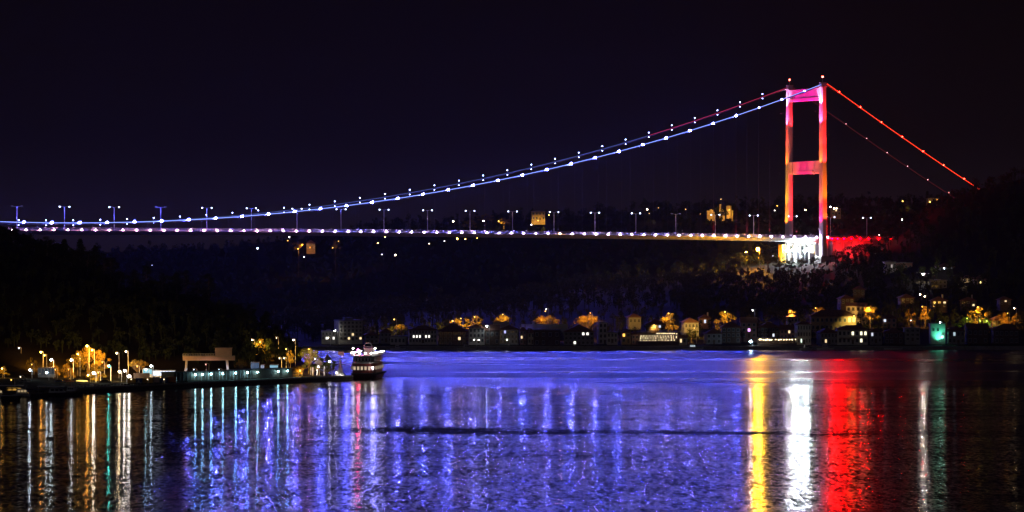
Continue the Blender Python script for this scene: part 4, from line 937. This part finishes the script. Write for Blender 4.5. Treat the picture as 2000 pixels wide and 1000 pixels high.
# containers and pavilions
def container(label, px0, px1, py0, py1, Y, m, emblem=False):
    k = Y / F; wd = (px1 - px0) * k; hh = (py1 - py0) * k
    t = thing('shipping_container', label, 'container', (px2x((px0 + px1) / 2, Y), Y + 1.3, py2z(py1, Y)), -.02, 'containers on the pier')
    mb = MB().box(-wd/2, wd/2, -1.2, 1.2, 0, hh); nn = max(4, int(wd / .45))
    for i in range(nn): mb.box(-wd/2 + wd * (i + .3) / nn, -wd/2 + wd * (i + .65) / nn, -1.26, -1.19, .15, hh - .15)
    mb.build('body', M[m], t)
    fr = MB()
    for x in (-wd/2, wd/2 - .14): fr.box(x - .01, x + .15, -1.3, 1.3, -.02, hh + .03)
    fr.box(-wd/2 + .14, wd/2 - .14, -1.3, -1.22, hh - .14, hh + .03).build('corner_frame', M[m], t)
    if emblem: MB().poly([(-.5, -1.33, hh * .3), (.5, -1.33, hh * .3), (0, -1.33, hh * .75)]).poly([(-.9, -1.32, hh * .2), (.9, -1.32, hh * .2), (.9, -1.32, hh * .27), (-.9, -1.32, hh * .27)]).build('emblem', M['whitepaint'], t)
container('yellow container, leftmost in the row on the pier', 249, 264, 740, 752, 1310, 'yellow')
container('brown long container stacked above the row', 261, 291, 729, 739.6, 1322, 'tanp')
container('purple-blue container between two yellow ones', 265, 277, 739, 750, 1312, 'blue', True)
container('orange-yellow container in the middle of the row', 278, 298, 739, 751, 1314, 'yellow')
container('pale tan container left of the blue one', 299, 311, 737, 747, 1316, 'pink')
container('blue container with a white triangular emblem', 312, 327, 738, 751, 1317, 'blue', True)
container('red-orange container at the right end of the row', 328, 344, 736, 751, 1319, 'orange')
for px, lb in ((256, 'leftmost yellow'), (288, 'middle yellow'), (320, 'blue and red')):
    lamp('low work light in front of the %s containers' % lb, px, 741, 1306, WARM, 60, .16, group=G3, arm=.3, name='work_light')
def booth(name, label, px0, px1, py0, py1, Y, glow, fr='galv', nb=4):
    k = Y / F; wd = (px1 - px0) * k; hh = (py1 - py0) * k
    t = thing(name, label, name.replace('_', ' '), (px2x((px0 + px1) / 2, Y), Y + 2, py2z(py1, Y)))
    MB().box(-wd/2, wd/2, -1.8, 2, -1, .2).box(-wd/2, wd/2, -2, 2, hh - .2, hh).build('frame', M[fr], t)
    for i in range(nb + 1): MB().box(-wd/2 + wd * i / nb - .06, -wd/2 + wd * i / nb + .06, -2.05, -1.9, 0, hh - .2).build('post', M[fr], t)
    for i in range(nb): MB().box(-wd/2 + wd * i / nb + .08, -wd/2 + wd * (i + 1) / nb - .08, -1.9, -1.84, .3, hh - .3).build('glass_panel', E(*glow), t)
booth('glass_pavilion', 'brightly lit glass pavilion right of the crane', 527, 543, 712, 727, 1400, ((.35, .7, .9), .8))
booth('glass_pavilion', 'row of dim blue-lit glass doors left of the bright pavilion', 490, 506, 707, 727, 1400, ((.2, .35, .65), .35), nb=6)
booth('glass_kiosk', 'narrow glass kiosk between the two pavilions', 509, 516, 712, 727, 1399, ((.5, .6, .85), .6), nb=2)
booth('white_shed', 'long white glowing shed front behind the containers', 298, 342, 723, 735, 1350, ((.75, .85, 1), 1.6), nb=7)
booth('ticket_booth', 'small cyan-lit booth left of the white shed', 279, 297, 720, 732, 1348, ((.3, .7, .85), .9), nb=3)
booth('grey_kiosk', 'dim grey kiosk with glass front by the cold lamps at left', 74, 106, 718, 732, 1330, ((.3, .36, .42), .12), nb=5)
# white tent
t = thing('white_tent', 'glowing white peaked tent on the headland', 'tent', (px2x(622, 1405), 1405, 1.6))
z0 = py2z(713, 1405) - 1.6; z1 = py2z(703, 1405) - 1.6
MB().ring([[(-2.4, -2, z0), (2.4, -2, z0), (2.4, 2, z0), (-2.4, 2, z0)], [(-1.2, -1, z0 + (z1 - z0) * .75), (1.2, -1, z0 + (z1 - z0) * .75), (1.2, 1, z0 + (z1 - z0) * .75), (-1.2, 1, z0 + (z1 - z0) * .75)], [(-.2, -.2, z1), (.2, -.2, z1), (.2, .2, z1), (-.2, .2, z1)]]).build('canopy', M['canvas'], t)
for x in (-2.3, 2.3):
    for y in (-1.9, 1.9): MB().cyl(x, y, 0, z0, .06, 6).build('pole', M['galv'], t)
lamp('work light shining on the white tent', 622, 715, 1401, WHT, 200, .22, group=G3, name='work_light', arm=.3)
# monument
t = thing('white_monument', 'white flared monument on the headland tip beside the ferry', 'monument', (px2x(664, 1404), 1404, py2z(733, 1404)))
mb = MB(); prof = [(2.0, 0), (1.5, .8), (1.0, 1.8), (.65, 3), (.5, 4.4), (.28, 5.4), (.45, 5.7), (.3, 6.3), (.08, 6.9)]
mb.ring([[(r * math.cos(j * math.pi / 6), r * math.sin(j * math.pi / 6), z) for j in range(12)] for r, z in prof]).build('shaft', M['white'], t)
MB().box(-2.6, 2.6, -2.6, 2.6, -1.5, -.02).build('plinth', M['stone'], t)
lamp('low floodlight at the foot of the white monument', 668, 733, 1399, WHT, 300, .26, group=G3, name='work_light', arm=.3)
t = thing('sign_post', 'square yellow-brown sign on a post above the monument', 'sign', (px2x(666, 1412), 1412, 1.6))
MB().cyl(0, 0, -1, py2z(686, 1412) - 1.6, .14, 6).build('post', M['darkmetal'], t)
MB().box(-1.2, 1.2, -.25, -.1, py2z(694, 1412) - 1.6, py2z(687, 1412) - 1.6).build('sign_board', M['cream'], t)
lamp('small lamp lighting the square sign', 668, 696, 1407, WARM, 25, .16, group=G3, arm=.3)

# ---------------------------------------------------------------- ferry
Yf = 1402; k = Yf / F
t = thing('ferry', 'three-deck passenger ferry moored at the pier tip with white lit upper rail', 'ferry', (px2x(716, Yf), Yf + 14, 0), R(84))
def hullring(z, hw, L0, L1): # long axis x, bow toward +x
    return [(-L0, -hw * .75, z), (-L0 * .6, -hw, z), (L1 * .5, -hw, z), (L1 * .85, -hw * .55, z), (L1, 0, z), (L1 * .85, hw * .55, z), (L1 * .5, hw, z), (-L0 * .6, hw, z), (-L0, hw * .75, z)]
k = Yf / F
fw = 5.1
MB().ring([hullring(-.6, fw * .85, 17, 17), hullring(1.0, fw, 18, 19), hullring(2.4, fw * 1.05, 18.5, 20.5)]).build('hull', M['redhull'], t)
MB().ring([hullring(2.4, fw * 1.07, 18.6, 20.7), hullring(2.7, fw * 1.07, 18.6, 20.7)]).build('fender', M['darkmetal'], t)
sp_ = MB().ring([hullring(2.72, fw * .95, 17, 15), hullring(6.6, fw * .95, 17, 15)]).build('saloon', M['redhull'], t)
MB().ring([hullring(6.62, fw * 1.05, 18, 16.5), hullring(6.9, fw * 1.05, 18, 16.5)]).build('upper_deck', M['whitepaint'], t)
MB().ring([hullring(6.92, fw * .86, 14, 12), hullring(9.4, fw * .86, 14, 12)]).build('upper_saloon', M['hull'], t)
MB().ring([hullring(9.42, fw * 1.0, 15.5, 13.5), hullring(9.7, fw * 1.0, 15.5, 13.5)]).build('sun_deck', M['whitepaint'], t)
# arched windows all round
def wn(x, y, z, rz, lit):
    o = MB().box(-.55, .55, -.06, .06, 0, 1.6).build('window_frame', M['galv'], t, (x, y, z), rz)
    MB().box(-.42, .42, -.1, .08, .12, 1.45).build('pane', E((1, .75, .5), lit) if lit else M['glass'], o)
for i in range(13):
    x = -14 + i * 2.1
    wn(x, -fw * .95 - .02, 3.9, 0, (.5 if i % 3 else 0)); wn(x, fw * .95 + .02, 3.9, 0, .5 if i % 2 else 0)
for i in range(11):
    x = -11.5 + i * 2.1
    wn(x, -fw * .86 - .02, 7.3, 0, .12 if i % 4 == 1 else 0); wn(x, fw * .86 + .02, 7.3, 0, 0)
for y in (-3, -1.5, 0, 1.5, 3): wn(-17.03, y, 3.9, R(90), .6); wn(-14.03, y * .9, 7.3, R(90), 0)
rl = MB()
for zz in (10.2, 10.7): rl.tube([(p[0] * .99, p[1] * .97, zz) for p in hullring(0, fw, 15.4, 13.4)] + [(-15.2, -fw * .73, zz)], .06, 4)
for x in range(-14, 13): rl.cyl(x, -fw * .97, 9.7, 10.75, .05, 4); rl.cyl(x, fw * .97, 9.7, 10.75, .05, 4)
rl.build('railing', M['whitepaint'], t)
MB().box(2, 7, -1.9, 1.9, 9.72, 12.1).box(1.6, 7.6, -2.2, 2.2, 12.1, 12.3).build('wheelhouse', M['whitepaint'], t)
ar = MB()
for y in (-1.6, 1.6): ar.tube([(0, y, 9.7), (0, y, 13.4), (0, y * .6, 14.3), (0, 0, 14.6)], .12, 6)
ar.tube([(0, -1.6, 11.6), (0, 1.6, 11.6)], .08, 5).tube([(0, -1.6, 13), (0, 1.6, 13)], .08, 5).build('mast_arch', M['whitepaint'], t)
for i, x in enumerate((-15, -12, -9, -6, -3, 3, 6, 9, 12)):
    for y in (-fw * .92, fw * .92):
        o = MB().box(x - .08, x + .08, y - .08, y + .08, 9.7, 10.6).build('deck_light', M['galv'], t)
        MB().ball(x, y, 10.85, .26, 8, 5).build('bulb', E((1, .95, .88), 22), o)
for y in (-3.6, -1.2, 1.2, 3.6):
    o = MB().box(-15.4, -15.2, y - .08, y + .08, 9.7, 10.5).build('deck_light', M['galv'], t); MB().ball(-15.4, y, 10.75, .3, 8, 5).build('bulb', E((1, .95, .88), 40), o)
o = MB().cyl(-14, 2, 9.7, 11.8, .07, 5).build('navigation_light', M['galv'], t); MB().ball(-14.1, 2, 12, .38, 8, 5).build('bulb', E((1, .03, .12), 260), o)
for y in (-4.8, 4.2):
    o = MB().cyl(-13, y, 9.7, 12.4, .07, 5).build('mast_light', M['galv'], t); MB().ball(-13.1, y, 12.6, .28, 8, 5).build('bulb', E(WHT, 60), o)
for x in range(-16, 16, 4): MB().cyl(x, -fw * 1.08, 2.0, 2.6, .4, 8).build('tyre_fender', M['darkmetal'], t)
o = MB().box(-18.3, -17.9, -4.9, -4.3, 3.6, 4.4).build('stern_light', M['galv'], t); MB().ball(-18.5, -4.6, 4.9, .4, 8, 5).build('bulb', E((1, .8, .85), 30), o)

# ---------------------------------------------------------------- small boats
def boat(label, px, py, Y, L=9, cab=True, mast=0, m='whitepaint', rz=0, lit=None, name='motor_boat', group=None, canopy=False):
    X = px2x(px, Y); t = thing(name, label, 'boat', (X, Y, 0), rz, group)
    h = L / 2; b_ = L * .15
    def rg(z, w_, e_): return [(-h, -w_ * .8, z), (0, -w_, z), (h * .6, -w_ * .7, z), (h + e_, 0, z + (.3 if z > .5 else 0)), (h * .6, w_ * .7, z), (0, w_, z), (-h, w_ * .8, z)]
    MB().ring([rg(-.3, b_ * .6, -.8), rg(.4, b_ * .95, -.1), rg(1.15, b_ * 1.05, .4)]).build('hull', M[m], t)
    MB().ring([rg(1.16, b_ * 1.08, .45), rg(1.28, b_ * 1.08, .45)]).build('gunwale', M['brown'], t)
    if cab:
        c = MB().ring([[(-h * .35, -b_ * .7, 1.25), (h * .35, -b_ * .6, 1.25), (h * .35, b_ * .6, 1.25), (-h * .35, b_ * .7, 1.25)], [(-h * .3, -b_ * .62, 2.9), (h * .15, -b_ * .5, 2.9), (h * .15, b_ * .5, 2.9), (-h * .3, b_ * .62, 2.9)]]).build('cabin', M['whitepaint'], t)
        for i in range(3): MB().box(-h * .25 + i * h * .17, -h * .25 + i * h * .17 + h * .12, -b_ * .7, -b_ * .62, 1.9, 2.5).build('cabin_window', E(*lit) if lit else M['glass'], c)
    if canopy:
        MB().box(-h * .8, h * .3, -b_, b_, 3.4, 3.5).build('canopy', M['canvas'], t)
        for x in (-h * .75, h * .25):
            for y in (-b_ * .9, b_ * .9): MB().cyl(x, y, 1.2, 3.4, .05, 5).build('canopy_post', M['galv'], t)
    if mast:
        MB().cyl(0, 0, 1.2, mast, .08, 6, .05).tube([(0, 0, mast * .95), (h, 0, 1.4)], .02, 3).tube([(0, 0, mast * .95), (-h, 0, 1.4)], .02, 3).build('mast', M['galv'], t)
    return t
GB = 'boats moored at the left quay'
boat('pale motor boat with cabin, rightmost of the near boats at left', 44, 770, 1228, 13, True, 0, 'whitepaint', .1, (WARM, .4), group=GB)
boat('large dark excursion boat with white canopy along the quay', 112, 765, 1238, 18, True, 0, 'hull', .12, None, 'excursion_boat', GB, True)
boat('white bowed boat cut by the left picture edge', -4, 772, 1222, 10, True, 6.5, 'whitepaint', .5, (WARM, .5), group=GB)
boat('small dark fishing boat with mast beside the gangway', 140, 764, 1250, 9, True, 7, 'hull', -.3, None, 'fishing_boat', GB)
boat('low open rowing boat in front of the near boats', 22, 779, 1205, 7, False, 0, 'hull', .05, None, 'rowing_boat', GB)
boat('second excursion boat with a long canopy behind the pale motor boat', 30, 762, 1246, 20, True, 0, 'hull', .08, (GOLD, .8), 'excursion_boat', GB, True)
GF = 'boats moored at the far shore'
boat('white motor boat moored below the flat green-gold bush', 1353, 672, 1843, 11, True, 0, 'whitepaint', 0, (COOL, .8), group=GF)
boat('white boat moored before the dark timber mansion', 912, 672, 1840, 10, True, 0, 'whitepaint', .2, None, group=GF)
boat('small white boat moored left of the wide white mansion', 777, 676, 1836, 8, True, 0, 'whitepaint', .1, None, group=GF)
boat('grey boat moored before the grey columned mansion', 1612, 672, 1842, 9, True, 0, 'whitepaint', -.2, None, group=GF)
boat('small boat moored between the grey mansion and the pale house', 1575, 674, 1838, 7, True, 0, 'whitepaint', .3, None, group=GF)
boat('slim boat moored below the dark low house', 1745, 672, 1842, 10, False, 0, 'whitepaint', 0, None, group=GF)
lamp('cabin-side lamp over the near pale boat at left', 40, 736, 1245, (1, .8, .5), 30, .22, group=G3)
lamp('yellow lamp glowing under the long canopy at left', 22, 742, 1250, GOLD, 30, .24, group=G3)


for i, (lb, px, Y, m) in enumerate((('small white dinghy left of the pale motor boat', 8, 1218, 'whitepaint'), ('dark dinghy between the pale boat and the excursion boat', 76, 1226, 'hull'), ('maroon dinghy below the gangway', 132, 1240, 'redhull'))):
    boat(lb, px, 775, Y, 6, False, 0, m, .2 * i, None, 'dinghy', GB)
for i, px in enumerate((190, 225, 262, 300, 336, 590, 616, 642, 668)):
    Y = quayY(px) - .6; X = px2x(px, Y)
    t = thing('mooring_bollard', 'small dark bollard on the pier edge, %s from the left' % ordn[i], 'bollard', (X, Y, 1.7), 0, 'bollards along the pier edge')
    MB().cyl(0, 0, 0, .55, .2, 8, .16).build('post', M['darkmetal'], t); MB().cyl(0, 0, .55, .75, .32, 8).build('cap', M['darkmetal'], t)
def car(label, px, Y, z, m, rz=0):
    t = thing('parked_car', label, 'car', (px2x(px, Y), Y, z), rz, 'cars parked in the harbour')
    MB().ring([[(-2.1, y, .35), (2.1, y, .35), (2.15, y, .8), (1.2, y, .95), (-2.0, y, 1.0), (-2.15, y, .7)] for y in (-.85, .85)]).build('body', M[m], t)
    MB().ring([[(-1.7, y, .96), (1.0, y, .94), (.35, y, 1.45), (-1.3, y, 1.48)] for y in (-.75, .75)]).build('cabin_glass', M['glass'], t)
    for x in (-1.35, 1.35):
        for y in (-.8, .8):
            w_ = MB().ring([[(x + .34 * math.cos(a_ * math.pi / 5), y + d_, .34 + .34 * math.sin(a_ * math.pi / 5)) for a_ in range(10)] for d_ in (-.12, .12)]).build('wheel', M['darkmetal'], t)
for lb, px, Y, m in (('white car parked left of the arched bush', 160, 1318, 'whitepaint'), ('blue car parked by the grey kiosk', 118, 1312, 'blue'), ('orange car parked right of the grey kiosk', 134, 1314, 'orange'), ('white car parked at the far left under the cold lamp', 48, 1300, 'whitepaint'), ('dark car parked by the white globe lamps', 206, 1312, 'hull')):
    car(lb, px, Y, 1.75 if px > 60 else 2, m)
# night haze over the strait
hz = bpy.data.materials.new('haze'); hz.use_nodes = True
n = hz.node_tree.nodes; l = hz.node_tree.links; n.remove(n['Principled BSDF'])
v = n.new('ShaderNodeVolumePrincipled'); v.inputs['Density'].default_value = 1.9e-5; v.inputs['Color'].default_value = (.8, .8, .85, 1); v.inputs['Anisotropy'].default_value = .5
l.new(v.outputs[0], n['Material Output'].inputs['Volume'])
kind(MB().box(-3500, 3500, -200, 6500, -5, 420).build('haze', hz), 'stuff')
